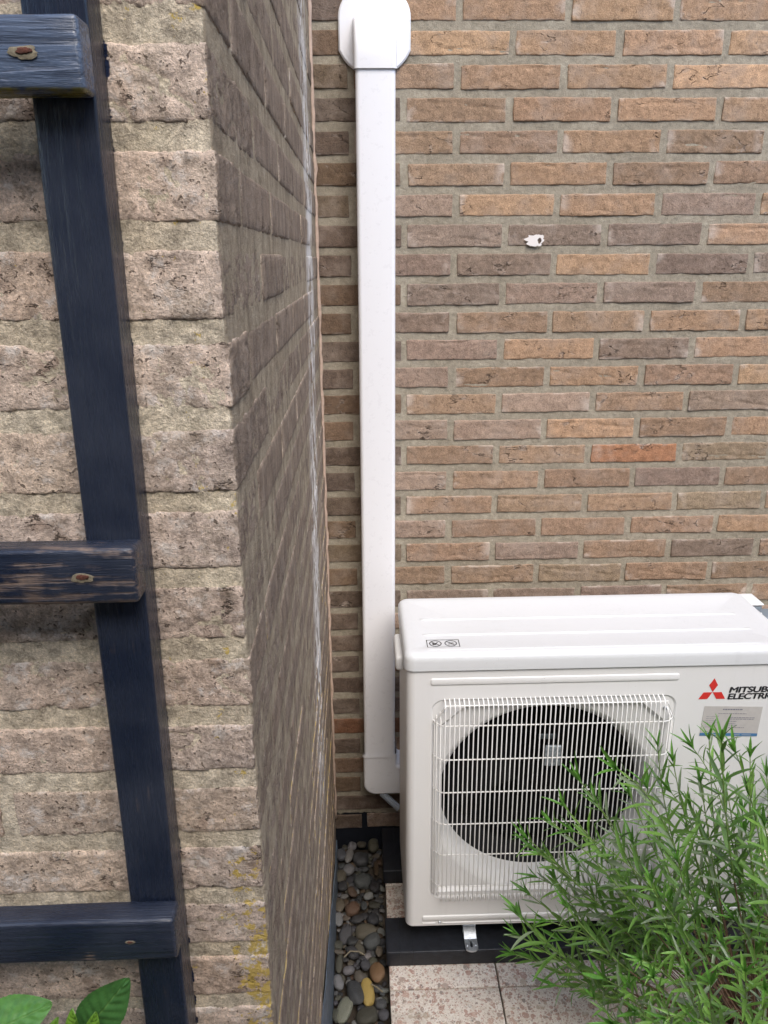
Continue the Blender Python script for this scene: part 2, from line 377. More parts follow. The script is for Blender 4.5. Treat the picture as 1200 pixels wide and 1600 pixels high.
M = dict(
    brick=brick_material('fired_brick'), brick_t=brick_material('fired_brick_far', True), mortar=mortar_material('grey_mortar'),
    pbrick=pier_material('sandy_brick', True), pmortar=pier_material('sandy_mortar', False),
    trunk=enamel('white_trunking_plastic', (.81, .805, .815), .02, .30), case=enamel('white_enamel', (.74, .735, .72), .10, .36),
    lid=enamel('white_enamel_lid', (.66, .672, .675), .10, .34), wire=plain('white_coated_wire', (.80, .79, .765), .38),  # lid: same paint as the case, darkened to offset the overhead light
    cavity=plain('black_interior', (.006, .006, .007), .8), fan=plain('black_fan_plastic', (.004, .004, .0045), .7, spec=.12),
    galv=plain('galvanised_steel', (.62, .66, .70), .34, .85, var=.25, vscale=90, bump=.0002, bscale=300),
    rubber=plain('black_rubber', (.011, .013, .018), .48, var=.5, vscale=60, bump=.0005, bscale=260),
    wood=wood_paint('blue_black_stained_wood'), rust=plain('rusted_iron', (.085, .026, .013), .85, var=.5, vscale=400, bump=.0008, bscale=600),
    bare=plain('bleached_bare_wood', (.19, .16, .105), .85, var=.35, vscale=300, bump=.0005, bscale=500),
    red=plain('printed_red', (.62, .035, .028), .45), ink=plain('printed_black', (.022, .022, .026), .5), grey_ink=plain('printed_grey', (.20, .20, .24), .6),
    blue=plain('printed_blue', (.07, .19, .36), .45), paper=plain('silver_beige_label', (.50, .475, .45), .42, var=.06, vscale=90),
    tile=terrazzo('terrazzo'), grout=soil_material('dark_joint_sand', (.05, .042, .034), (.10, .085, .065)),
    stone=stone_material('river_stone'), vstone=stone_material('veined_stone', True),
    soil=soil_material('dark_soil', (.045, .034, .024), (.13, .10, .07)), earth=soil_material('garden_ground', (.10, .09, .07), (.20, .18, .14)),
    leaf=leaf_material('lavender_leaf', False), leaf_t=leaf_material('lavender_leaf_mass', True), broad=leaf_material('broad_leaf', False, .40, True),
    twig=plain('dry_twig', (.16, .095, .058), .85, var=.4, vscale=120, bump=.0006, bscale=300), green=plain('green_stem', (.16, .26, .055), .5, var=.25, vscale=120),
    bead=plain('cream_sealant', (.50, .37, .29), .8, var=.25, vscale=60, bump=.001, bscale=180),
    felt=plain('grey_bitumen_sheet', (.10, .125, .155), .6, var=.55, vscale=45, bump=.001, bscale=150),
    grey=plain('grey_abs_plastic', (.19, .225, .255), .45), cap=plain('white_abs_plastic', (.74, .76, .76), .4), redp=plain('red_abs_plastic', (.50, .045, .03), .4),
    white_mark=plain('white_paint_splash', (.75, .70, .66), .8),
)
rnd = random.Random(7)

# ------------------------------------------------------------------ ground
g = MB().add([(-40, -40, -.06), (40, -40, -.06), (40, 40, -.06), (-40, 40, -.06)], [(0, 1, 2, 3)]).build('ground', M['earth'])
tag(g, 'bare garden ground around the terrace', kind='structure')

# ------------------------------------------------------------------ house wall (behind the unit)
C = .06135; MOD = .22; XS = -.189
wall = empty('brick_wall', (.8, .05, 0))
tag(wall, 'brown brick house wall standing behind the outdoor unit', 'wall')
mb = MB(); nx, nz = 150, 190; x0, x1, z0, z1 = -.20, 2.3, -.05, 2.95
vs_ = []
for j in range(nz + 1):
    for i in range(nx + 1):
        x = x0 + (x1 - x0) * i / nx; z = z0 + (z1 - z0) * j / nz
        vs_.append((x, .0026 + .0012 * noise.noise(Vector((x * 40, 3, z * 40))), z))
mb.add(vs_, [(j*(nx+1)+i, j*(nx+1)+i+1, (j+1)*(nx+1)+i+1, (j+1)*(nx+1)+i) for j in range(nz) for i in range(nx)])
mb.box((x0, .012, z0), (6.0, .12, 5.6))
mo = mb.mesh('mortar', 180); o = link('mortar', mo, M['mortar'], wall); o.matrix_parent_inverse = Matrix.Translation((-.8, -.05, 0))
T = dict(T=(.38, .247, .152), B=(.295, .198, .130), P=(.240, .177, .136), K=(.318, .230, .172), O=(.38, .190, .105), L=(.46, .295, .175), D=(.222, .160, .120), V=(.282, .210, .140))
rows = {0: 'TTTTL', 1: 'TTTTL', 2: 'BTTL', 3: 'TBTTT', 4: 'BBTB', 5: 'TBTBB', 6: 'KTTKT', 7: 'PPPPT', 8: 'DDTPP', 9: 'PPKPB', 10: 'DBBTT',
        11: 'KKTDT', 12: 'KBTBT', 13: 'KBKBK', 14: 'KKTBT', 15: 'KBBOV', 16: 'KBBPB', 17: 'KBBBV', 18: 'KBBBT', 19: 'KBPBP', 20: 'BBVBB', 21: 'PPPPBB'}
variants = []
for s in range(18):
    r2 = random.Random(100 + s); amp = r2.uniform(.0007, .0019); off = Vector((s * 7.3, s * 3.1, 0))
    fold = r2.random() < .6; fz = r2.uniform(-.012, .014); fa = r2.uniform(-.12, .12)
    def disp(q, amp=amp, off=off, fold=fold, fz=fz, fa=fa):
        d = Vector((noise.noise(q * 38 + off) * .0014 + noise.noise(q * 130 + off) * .0008, 0, noise.noise(q * 30 + off * 2) * .0014 + noise.noise(q * 120 + off * 2) * .0009))
        y = noise.noise(q * 24 + off) * amp + noise.noise(q * 75 + off) * amp * .55 + noise.noise(q * 190 + off) * .0004
        if fold:
            e = q.z - fz - fa * q.x - .006 * noise.noise(Vector((q.x * 30, off.x, 2)))
            y += (.0026 if 0 < e < .006 else 0) * (e / .006 if 0 < e < .006 else 0) * max(0, min(1, 2 * noise.noise(Vector((q.x * 18, off.y, 5))) + .4))
        return d + Vector((0, y, 0))
    L = r2.uniform(.2030, .2070); H = r2.uniform(.0430, .0462)
    V, F = rbox(L, .05, H, 40, 1, 12, .0022, disp, 'xXyzZ')
    variants.append(MB().add(V, F).mesh('brick', 180)); variants[-1].materials.append(M['brick'])
far = MB(); Vf, Ff = rbox(.2055, .05, .0448, 3, 1, 2, .003, None, 'xXyzZ')
cut = {}
def cut_brick(L, key):
    if key not in cut:
        off = Vector((key[1] * 1.7 + key[0], 4, 9))
        V, F = rbox(L, .05, .0445, max(4, int(L * 160)), 1, 10, .0022, lambda q: Vector((noise.noise(q * 38 + off) * .0012, noise.noise(q * 24 + off) * .0013 + noise.noise(q * 75 + off) * .0007, noise.noise(q * 30 + off) * .0012)), 'xXyzZ')
        me = MB().add(V, F).mesh('brick', 180); me.materials.append(M['brick']); cut[key] = me
    return cut[key]
nb = 0
for r in range(-58, 34):
    zc = 2.05 - (r + .5) * C
    if zc < .05: continue
    for kx in range(-2, 26):
        xa = (kx + (.5 if r % 2 == 0 else 0)) * MOD; xc = xa + MOD / 2
        xl, xr_ = max(xa + .0074, XS - .003), xa + MOD - .0074
        if xr_ - xl < .03: continue
        xc = (xl + xr_) / 2
        codes = rows.get(r, 'BTBPKBT'); ci = kx + (1 if r % 2 == 0 else 1)
        cc = codes[ci] if 0 <= ci < len(codes) and r in rows else rnd.choice('BBTTPKVB' if zc > .6 else 'BDPBDBDO')
        if xl < -.15 and xc < 0: cc = rnd.choice('BBDPBV' if zc > .8 else 'DBDPDO')  # darker codes where the corner shade falls, left of the duct
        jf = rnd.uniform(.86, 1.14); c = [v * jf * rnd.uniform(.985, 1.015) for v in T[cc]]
        if xl < -.15: c = [v * .6 for v in c]  # corner shade painted in: strip bricks toned down further
        seen = (xl < 1.2 and -3 < r < 22) or xl < .1
        jx, jz, jy = rnd.uniform(-.0015, .0015), rnd.uniform(-.001, .001), rnd.uniform(-.0012, .0012)
        if seen and -3 < r:
            full = xr_ - xl > .195
            if full:
                o = link('brick', variants[rnd.randrange(18)], None, wall)
                o.rotation_euler = (0, rnd.choice((0, 0, math.pi)) + rnd.uniform(-.006, .006), rnd.uniform(-.004, .004))
            else:
                o = link('brick', cut_brick(xr_ - xl, (round(xr_ - xl, 3), r % 5)), None, wall)
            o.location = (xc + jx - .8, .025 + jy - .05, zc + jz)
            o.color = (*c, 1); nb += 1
        else:
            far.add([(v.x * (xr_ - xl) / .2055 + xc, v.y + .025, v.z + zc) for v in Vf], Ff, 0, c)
o = far.build('brick_mass', M['brick_t'], wall, 40); o['kind'] = 'stuff'; o.matrix_parent_inverse = Matrix.Translation((-.8, -.05, 0))
# splash of white paint on one of the grey bricks
mb = MB()
c0 = ray_at(838, 376, -.003); n = 90
vo = []; vi = []
for i in range(n):
    a = 2 * math.pi * i / n; ro = .0150 * (1 + .45 * noise.noise(Vector((math.cos(a) * 2, math.sin(a) * 2, 1))) + .18 * noise.noise(Vector((math.cos(a) * 5, math.sin(a) * 7, 3)))); ri = .006 * (1 + .3 * noise.noise(Vector((math.cos(a) * 2, math.sin(a) * 2, 6))))
    vo.append((c0.x + math.cos(a) * ro * 1.35 - .003, -.0035, c0.z + math.sin(a) * ro * .8)); vi.append((c0.x + .007 + math.cos(a) * ri * .7, -.0035, c0.z + math.sin(a) * ri))
mb.loops([vo, vi]); o = mb.build('paint_splash', M['white_mark'], wall); o.matrix_parent_inverse = Matrix.Translation((-.8, -.05, 0))

# ------------------------------------------------------------------ near wall with its return face
PY = -1.222; PX = -.1895; PC = .0616; PT = 1.673
pier = empty('brick_wall', (-.6, -.6, 0)); PINV = Matrix.Translation((.6, .6, 0))
tag(pier, 'weathered sandy brick wall at left with yellow lichen and a dark return face', 'wall')
def pn(q, s=0):
    q = Vector(q)
    return noise.noise(q * 30 + Vector((s, 0, 0))) * .0010 + noise.noise(q * 110) * .0008 + noise.noise(q * 300) * .0006
mb = MB()
def grid(fn, nu, nv):
    vs = [fn(i / nu, j / nv) for j in range(nv + 1) for i in range(nu + 1)]
    mb.add(vs, [(j*(nu+1)+i, j*(nu+1)+i+1, (j+1)*(nu+1)+i+1, (j+1)*(nu+1)+i) for j in range(nv) for i in range(nu)])
RC = .0013; CR = .0045
def f_round(u, v):
    """mortar skin that runs along the front, round the arris and back along the return face"""
    z = .72 + 1.15 * v; t = u * 1.0
    if t < .62: x = -.47 + (PX - CR + .47) * t / .62; return (x, PY + RC - pn((x, 0, z)) - .0003, z)
    if t < .66:
        a = (t - .62) / .04 * math.pi / 2; n_ = pn((1, PY, z)); return (PX - CR + (CR - .0011 + n_) * math.sin(a), PY + CR - (CR - RC + n_) * math.cos(a), z)
    y = PY + CR + .26 * (t - .66) / .34; return (PX - .0011 + pn((1, y, z)) * .6, y, z)
def f_side(u, v):
    y = PY + CR + .25 + (-.25 - PY) * u; z = -.1 + 3.0 * v; return (PX - .0011 + pn((1, y, z)) * .6, y, z)
def f_low(u, v):
    y = PY + CR + .27 * u; z = -.1 + .825 * v; return (PX - .0008 + pn((1, y, z)), y, z)
def f_high(u, v):
    y = PY + CR + .27 * u; z = 1.865 + 1.0 * v; return (PX - .0008 + pn((1, y, z)), y, z)
grid(f_round, 170, 460); grid(f_side, 120, 360); grid(f_low, 20, 100); grid(f_high, 20, 100)

mb.box((-3.0, PY + .0055, -.1), (PX - .0055, .1, 5.6))
o = mb.build('mortar', M['pmortar'], pier, 180); o.matrix_parent_inverse = PINV
pm = MB()
def pdisp(off, k=1.):
    def d(q):
        p = q + off
        a = noise.noise_vector(p * 34) * .0007 + noise.noise_vector(p * 110) * .0009 + noise.noise_vector(p * 280) * .0009
        rg = abs(noise.noise(Vector((p.x * 22, p.y * 22, p.z * 40))))
        dent = -.0022 * max(0, 1 - rg / .07) * max(0, min(1, noise.noise(p * 16) * 3))
        n_ = Vector((1 if q.x > 0 else 0, -1, 0)).normalized()
        return a * k + n_ * dent * k
    return d
pcols = [(.62, .48, .375), (.57, .43, .325), (.54, .425, .34), (.64, .505, .40), (.56, .445, .36), (.59, .46, .35)]
small = {}
def pier_brick(xa, xb, ya, yb, zc, h, hi, seed):
    lx, ly = xb - xa, yb - ya
    if hi:
        V, F = rbox(lx, ly, h, int(lx / .0028), int(ly / .006), int(h / .0028), .0030, pdisp(Vector((seed * 1.37, seed * .71, seed * 2.3))), 'xXyzZ')
        me = MB().add(V, F).mesh('brick', 180); me.materials.append(M['pbrick'])
    else:
        key = (round(lx, 3), round(ly, 3), seed % 6)
        if key not in small:
            V, F = rbox(lx, ly, h, max(2, int(lx / .012)), max(2, int(ly / .012)), 7, .004, pdisp(Vector((seed * 1.37, seed * .71, seed * 2.3)), .45), 'xXyYzZ')
            small[key] = MB().add(V, F).mesh('brick', 180); small[key].materials.append(M['pbrick'])
        me = small[key]
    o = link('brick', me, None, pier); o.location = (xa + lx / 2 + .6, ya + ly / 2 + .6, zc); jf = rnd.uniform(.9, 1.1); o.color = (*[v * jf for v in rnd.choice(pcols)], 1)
    return o
Vp, Fp = rbox(1, 1, 1, 1, 1, 1, .02, None)
npb = 0
for r in range(-62, 28):
    zt_ = PT - r * PC; h = rnd.uniform(.0435, .047); zc = zt_ - h / 2
    if zc < .03: continue
    stretch = r % 2 == 1; jj = rnd.uniform(-.0012, .0012)
    vis = -2 <= r <= 14
    # front face, corner brick first
    w0 = .2065 if stretch else .0995; d0 = .0995 if stretch else .2065
    xs = [(PX - w0 + jj, PX + jj)]; x = xs[0][0] - .0115
    while x > -2.7: xs.append((x - .2065, x)); x -= .218
    for i, (xa, xb) in enumerate(xs):
        if vis and i < 3 and xb > -.62:
            pier_brick(xa, xb, PY + jj * .3, PY + (d0 if i == 0 else .0995), zc, h, i < 2 and r < 14 and r > -2, r * 5 + i + 11); npb += 1
        elif i == 0 and r > -9: pier_brick(xa, xb, PY, PY + d0, zc, h, False, abs(r) + i); npb += 1
        else: pm.add([(v.x * (xb - xa) + (xa + xb) / 2, v.y * .0995 + PY + .0498, v.z * h + zc) for v in Vp], Fp)
    # return face
    y = PY + d0 + .0115; i = 0
    while y < -.02:
        ye = min(y + .2065, -.012)
        if r > -9 and ye - y > .03: pier_brick(PX - .0995, PX + rnd.uniform(-.0012, .0012), y, ye, zc, h, False, abs(r) * 3 + i); npb += 1
        elif ye - y > .03: pm.add([(v.x * .0995 + PX - .0498, v.y * (ye - y) + (y + ye) / 2, v.z * h + zc) for v in Vp], Fp)
        y += .218; i += 1
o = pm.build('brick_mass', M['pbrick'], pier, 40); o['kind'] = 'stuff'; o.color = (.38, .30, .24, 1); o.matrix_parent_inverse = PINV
print('bricks', nb, npb)
mb = MB()
pts = []; rr = []
for i in range(160):
    z = .08 + 2.75 * i / 159; pts.append((PX + .0005 + .0028 * noise.noise(Vector((z * 24, 0, 0))) + .0022 * noise.noise(Vector((z * 60, 3, 0))), -.012 + .004 * noise.noise(Vector((z * 20, 5, 0))), z)); rr.append(.0045 + .002 * noise.noise(Vector((z * 35, 9, 0))))
mb.tube(pts, rr, 8); o = mb.build('sealant_bead', M['bead'], pier, 180); o.matrix_parent_inverse = PINV
# bitumen sheet turned up against the foot of the return face
mb = MB(); a_, b_ = [], []
for i in range(40):
    y = -.02 - 1.15 * i / 39; zt_ = min(.26, .005 + max(0, (-y - .05)) * .335) + .006 * noise.noise(Vector((y * 12, 1, 1))); xx = PX + .004 + .0035 * noise.noise(Vector((y * 9, 2, 2)))
    a_ += [(xx + .004, y, -.06)]; b_ += [(xx, y, max(.012, zt_))]
mb.loops([a_, b_, [(p[0] - .0025, p[1], p[2]) for p in b_], [(p[0] - .0025, p[1], p[2]) for p in a_]], closed=False)
o = mb.build('bitumen_sheet', M['felt'], pier, 40); o.matrix_parent_inverse = PINV

# ------------------------------------------------------------------ terrace of terrazzo tiles
ter = empty('pavement', (.5, -1, 0)); tag(ter, 'terrace of speckled terrazzo tiles', kind='structure')
TINV = Matrix.Translation((-.5, 1, 0))
o = MB().box((-.056, -3.0, -.058), (2.2, -.001, -.012)).build('joint_sand', M['grout'], ter); o.matrix_parent_inverse = TINV
xe = [-.058, .188, .488, .788, 1.088, 1.388, 1.688, 1.988]; ye = [-.001, -.178, -.478, -.778, -1.078, -1.378, -1.678, -1.978, -2.278, -2.578, -2.878]
tm = {}
for i in range(len(xe) - 1):
    for j in range(len(ye) - 1):
        xa, xb, ya, yb = xe[i] + .0017, xe[i+1] - .0017, ye[j+1] + .0017, ye[j] - .0017
        if xb > .80 and ya < -.47 and yb > -1.5: continue
        if xa < .62 < xb and ya < -.47 and yb > -1.5: xb = .615
        key = (round(xb - xa, 3), round(yb - ya, 3))
        if key not in tm:
            V, F = rbox(xb - xa, yb - ya, .04, 8, 8, 1, .0022, lambda q: Vector((noise.noise(q * 60) * .0006, noise.noise(q * 60 + Vector((5, 0, 0))) * .0006, 0)), 'xXyYZ')
            tm[key] = MB().add(V, F).mesh('tile', 180); tm[key].materials.append(M['tile'])
        o = link('tile', tm[key], None, ter); o.location = ((xa + xb) / 2 - .5, (ya + yb) / 2 + 1, -.02 + rnd.uniform(-.0008, .0008)); o.rotation_euler = (rnd.uniform(-.002, .002), rnd.uniform(-.002, .002), 0)
# planting bed beside the tiles
mb = MB(); nn = 60; vs_ = []
for j in range(nn + 1):
    for i in range(nn + 1):
        x = .612 + 1.1 * i / nn; y = -.470 - 1.0 * j / nn; e = min(i, nn - i, j, nn - j) / nn
        vs_.append((x, y, -.035 + .05 * min(1, e * 9) + .012 * noise.noise(Vector((x * 14, y * 14, 0))) + .006 * noise.noise(Vector((x * 50, y * 50, 0)))))
mb.add(vs_, [(j*(nn+1)+i, (j+1)*(nn+1)+i, (j+1)*(nn+1)+i+1, j*(nn+1)+i+1) for j in range(nn) for i in range(nn)])
tag(mb.build('planting_bed', M['soil'], None, 180), 'bed of dark soil under the lavender', kind='structure')

# ------------------------------------------------------------------ pebbles in the strip between wall and tiles
mb = MB(); vs_ = []
for j in range(61):
    for i in range(13):
        x = PX + .004 + .127 * i / 12; y = -.0 - 1.3 * j / 60; vs_.append((x, y, -.042 + .004 * noise.noise(Vector((x * 50, y * 50, 0)))))
mb.add(vs_, [(j*13+i, (j+1)*13+i, (j+1)*13+i+1, j*13+i+1) for j in range(60) for i in range(12)])
tag(mb.build('gravel_bed', M['soil'], None, 180), 'dark earth under the pebbles', kind='structure')
pebs = []
for s in range(12):
    bm = bmesh.new(); bmesh.ops.create_icosphere(bm, subdivisions=4, radius=1); off = Vector((s * 5.1, s * 2.2, 1))
    for v in bm.verts:
        n0 = v.co.copy(); p = Vector([math.copysign(abs(c) ** .88, c) for c in n0])
        v.co = p * (1 + .14 * noise.noise(n0 * 1.1 + off) + .035 * noise.noise(n0 * 3.2 + off))
    me = bpy.data.meshes.new('pebble'); bm.to_mesh(me); bm.free(); me.polygons.foreach_set('use_smooth', [True] * len(me.polygons)); me.materials.append(M['stone']); pebs.append(me)
GREY, PALE, TAN, OLIVE, RUST, DARK = (.055, .055, .056), (.15, .148, .14), (.082, .068, .050), (.062, .059, .043), (.075, .047, .028), (.026, .026, .027)
LAB = {GREY: ('smooth mid grey pebble in the narrow strip beside the terrace', 'grey pebbles'), PALE: ('pale whitish pebble in the narrow strip beside the terrace', 'pale pebbles'),
       TAN: ('tan brown pebble in the narrow strip beside the terrace', 'tan pebbles'), OLIVE: ('dull olive pebble in the narrow strip beside the terrace', 'olive pebbles'),
       RUST: ('rust brown pebble in the narrow strip beside the terrace', 'rust pebbles'), DARK: ('small dark pebble low in the narrow strip beside the terrace', 'dark pebbles')}
placed = []
def pebble(x, y, lx, ly, colr, rot=0., z=None, label=None, mesh=None):
    hx, hy = lx / 2, ly / 2; hz = min(hx, hy) * rnd.uniform(.55, .75)
    o = link('pebble', mesh or pebs[rnd.randrange(12)]); o.scale = (hx, hy, hz); o.rotation_euler = (rnd.uniform(-.25, .25), rnd.uniform(-.25, .25), rot)
    o.location = (x, y, z if z is not None else -.012 - hz * .25); jf = rnd.uniform(.75, 1.2); o.color = (*[c * jf * rnd.uniform(.95, 1.05) for c in colr], 1)
    tag(o, label or LAB[colr][0], 'pebble', None if label else LAB[colr][1] + ' in the strip'); placed.append((x, y, max(hx, hy))); return o
big = [(-.134,-.468,.035,.07,GREY,.25), (-.108,-.526,.048,.044,OLIVE,.3), (-.172,-.442,.023,.037,PALE,.2), (-.149,-.412,.027,.023,PALE,.2),
       (-.094,-.334,.044,.040,GREY,.2), (-.109,-.306,.055,.037,TAN,-.2), (-.158,-.311,.031,.05,GREY,-.2), (-.14,-.364,.031,.035,GREY,.4),
       (-.142,-.234,.04,.041,RUST,.3), (-.175,-.224,.028,.041,TAN,0), (-.101,-.196,.026,.02,PALE,.3), (-.113,-.227,.016,.033,GREY,0), (-.177,-.266,.024,.039,PALE,0),
       (-.175,-.343,.023,.027,OLIVE,0), (-.078,-.364,.017,.026,TAN,0), (-.172,-.363,.025,.012,TAN,0), (-.171,-.394,.017,.044,OLIVE,-.1), (-.173,-.524,.021,.035,OLIVE,.1),
       (-.077,-.50,.027,.025,GREY,.4), (-.072,-.525,.023,.027,GREY,.7), (-.143,-.332,.026,.029,DARK,.3), (-.124,-.355,.021,.032,TAN,.5), (-.11,-.399,.023,.026,GREY,.3),
       (-.175,-.048,.03,.038,GREY,.5), (-.152,-.052,.022,.05,PALE,-.2), (-.121,-.067,.044,.045,GREY,.2), (-.154,-.103,.034,.036,PALE,.6), (-.173,-.126,.027,.038,TAN,0),
       (-.116,-.144,.045,.045,GREY,0), (-.143,-.181,.022,.032,RUST,.5), (-.086,-.014,.03,.05,OLIVE,0), (-.145,-.016,.024,.03,PALE,0), (-.118,-.012,.026,.026,TAN,0), (-.08,-.102,.014,.06,RUST,.1),
       (-.09,-.27,.03,.03,DARK,.4), (-.168,-.16,.026,.03,DARK,.2), (-.085,-.165,.028,.035,DARK,0), (-.13,-.268,.03,.024,DARK,.1), (-.125,-.43,.024,.03,TAN,.5)]
for x, y, lx, ly, cc, rot in big: pebble(x, y, lx, ly, cc, rot)
pebble(-.106, -.469, .029, .062, (.40, .27, .085), .1, label='mustard yellow stone among the grey pebbles of the strip')
p = pebble(-.156, -.51, .033, .07, (.15, .15, .105), -.25, label='green pebble with white veins near the front of the strip'); p.data = p.data.copy(); p.data.materials[0] = M['vstone']
pebble(-.083, -.418, .035, .055, (.19, .11, .055), .1, label='large rust coloured stone next to the corner of the terrace')
n = 0; tries = 0
while n < 215 and tries < 14000:
    tries += 1; x = rnd.uniform(PX + .012, -.066); y = rnd.uniform(-.72, -.006); s = rnd.uniform(.010, .024)
    if y < -.56: s *= 1.35
    if min(math.hypot(x - a, y - b) - rr_ * .75 for a, b, rr_ in placed) < s * .3: continue
    pebble(x, y, s * rnd.uniform(.8, 1.), s * rnd.uniform(1., 1.5), rnd.choice((GREY, GREY, DARK, DARK, TAN, OLIVE, RUST, PALE)), rnd.uniform(0, 3), -.024 - s * .1); n += 1

print('pebbles', len(placed))
# a few dry stalks lying on the pebbles
for k_, (pts, rr_, lb) in enumerate(((((-.16, -.395, .006), (-.145, -.383, .011), (-.125, -.384, .010), (-.112, -.388, .004)), .0017, 'bent dry stalk lying on the pebbles in the middle of the strip'),
                                  (((-.098, -.466, .006), (-.085, -.474, .005), (-.072, -.484, .002)), .0016, 'straight dry stalk lying beside the mustard yellow stone'))):
    tag(MB().tube(pts, rr_, 7).build('dry_stalk', M['bare'], None, 60), lb, 'stalk')

# ------------------------------------------------------------------ rubber beams under the unit
def beam(y0, y1, label):
    o = empty('support_beam', (.38, (y0 + y1) / 2, 0)); tag(o, label, 'beam', 'black beams under the outdoor unit')
    yc = (y0 + y1) / 2
    bevel_box('body', (-.062 - .38, y0 - yc, .0008), (.84 - .38, y1 - yc, .042), M['rubber'], o, .003)
    for x in (-.03, .0): bevel_box('rib', (x - .38 - .001, y0 - yc - .0006, .003), (x - .38 + .001, y1 - yc, .0428), M['rubber'], o, .0004, 1)
    return o
beam(-.419, -.319, 'black rubber beam under the front feet of the outdoor unit')
beam(-.172, -.012, 'black rubber beam in shadow under the rear of the outdoor unit')

# ------------------------------------------------------------------ blue-black trellis on the near wall
tr = empty('garden_trellis', (-.28, -1.25, 0)); tag(tr, 'dark blue stained wooden trellis ladder fixed to the brick wall', 'trellis')
def tpart(name, a, b, r, wear, gz, par=tr, wob=.0006, seed=0):
    o = bevel_box(name, Vector(a) - Vector((-.28, -1.25, 0)), Vector(b) - Vector((-.28, -1.25, 0)), M['wood'], par, r, 3)
    bm = bmesh.new(); bm.from_mesh(o.data)
    long = [e for e in bm.edges if e.calc_length() > .1]
    bmesh.ops.subdivide_edges(bm, edges=long, cuts=40, use_grid_fill=False)
    for v in bm.verts: v.co += noise.noise_vector((v.co + o.location) * 14 + Vector((seed, 0, 0))) * wob + noise.noise_vector((v.co + o.location) * 70) * wob * .3
    bm.to_mesh(o.data); bm.free(); o.color = (wear, gz, 0, 1); return o
st = tpart('stile', (-.2985, -1.2515, .02), (-.2600, -1.2225, 2.25), .0024, .10, 1.); st.rotation_euler = (0, R(.70), 0)
st.location.x += .0005
st2 = tpart('stile', (-.78, -1.2515, .02), (-.74, -1.2225, 2.25), .0035, .2, 1., seed=5)
for zc, wear, hh in ((1.975, .3, .04), (1.655, .36, .0395), (1.335, .50, .041), (1.0105, .04, .042), (.69, .1, .042), (.37, .1, .042)):
    bl_ = 1. if abs(zc - 1.655) < .01 else 0.
    xr_ = -.2520 - (1.655 - zc) * .0085
    rg = tpart('rung', (-.83, -1.2745, zc - hh / 2), (xr_, -1.2520, zc + hh / 2), .0034, wear, 0., seed=zc * 10); rg.color[2] = bl_
    # rusted nail in a pale split of bare wood
    nx_ = -.2835 - (1.655 - zc) * .026 if zc > 1.2 else -.2945
    L_ = .0046 if zc > 1.2 else .0024; yq = -1.2745 + 1.25; cx_ = nx_ + .28
    def ring(k1, k2, y, dz=0., s_=1.):
        out = []
        for i in range(28):
            a = 2 * math.pi * i / 28; kx = 1 + .32 * noise.noise(Vector((math.cos(a) * 2.2, math.sin(a) * 2.2, zc * 7 + s_)))
            out.append((cx_ + math.cos(a) * L_ * k1 * kx - rg.location.x, y - rg.location.y, zc + dz + math.sin(a) * L_ * k2 * kx - rg.location.z))
        return out
    MB().loops([ring(1.75, .80, yq - .0006), ring(1.2, .5, yq - .0010, .0004)], cap1=True).build('bare_split', M['bare'], rg, 60)
    MB().loops([ring(1.0, .40, yq - .0012, .0008, 4.), ring(.9, .33, yq - .0017, .0008, 4.), ring(.3, .12, yq - .0019, .0008, 4.)], cap1=True).build('nail', M['rust'], rg)

# ------------------------------------------------------------------ broad-leaved plant in front of the near wall
hy = empty('potted_shrub', (-.36, -1.34, 0)); hy.name = 'broad_leaved_shrub'
tag(hy, 'broad-leaved green shrub at bottom left in front of the brick wall', 'shrub'); HINV = Matrix.Translation((.36, 1.34, 0))
def broad_leaf(base, tip, width, nrm, colr, parent, inv, cup=.12):
    base, tip = Vector(base), Vector(tip); d = tip - base; L = d.length; d.normalize(); s = d.cross(Vector(nrm)).normalized(); n_ = s.cross(d).normalized()
    nu, nv = 40, 36; vs = []; tints = []
    for j in range(nv + 1):
        t = j / nv; wd = width / 2 * (math.sin(math.pi * min(1, t ** .72 * .97 + .015)) ** .8) * (1 if t < .98 else .4)
        for i in range(nu + 1):
            u = i / nu * 2 - 1
            ser = 1 + (.05 * ((t * 17) % 1) if abs(u) > .96 else 0)
            ph = (t * 7.5 - abs(u) * 1.5) % 1; ph = min(ph, 1 - ph); ve = max(0, 1 - ph / .055) * (.9 - .35 * abs(u)); mr = max(0, 1 - abs(u) / .045)
            pil = .0014 * math.sin(math.pi * ((t * 7.5 - abs(u) * 1.5) % 1)) * (1 - abs(u) ** 3)
            z = cup * abs(u) ** 1.5 * wd + pil - .0012 * mr - .10 * L * (t - .35) ** 2 + .0010 * noise.noise(Vector((u * 2, t * 3, L * 90)))
            vs.append(base + d * (t * L) + s * (u * wd * ser) + n_ * z); q = max(ve * .6, mr); tints.append((q, q, q))
    mb = MB(); b = 0; mb.v = [tuple(v) for v in vs]; mb.t = tints
    mb.f = [(j*(nu+1)+i, j*(nu+1)+i+1, (j+1)*(nu+1)+i+1, (j+1)*(nu+1)+i) for j in range(nv) for i in range(nu)]; mb.m = [0] * len(mb.f)
    o = mb.build('leaf', M['broad'], parent, 180); o.color = (*colr, 1); o.matrix_parent_inverse = inv; return o
NA = (-.1, -.75, .75)
A = lambda x, y, d=-1.3: ray_at(x, y, d)
broad_leaf(A(-40, 1628, -1.31), A(79, 1568, -1.30), .041, (-.2, -.7, .8), (.11, .27, .055), hy, HINV)
broad_leaf(A(132, 1612, -1.30), A(200, 1531, -1.295), .036, (.35, -.75, .6), (.06, .165, .04), hy, HINV)
broad_leaf(A(128, 1626, -1.315), A(112, 1577, -1.312), .017, (-.4, -.8, .4), (.17, .33, .035), hy, HINV, .5)
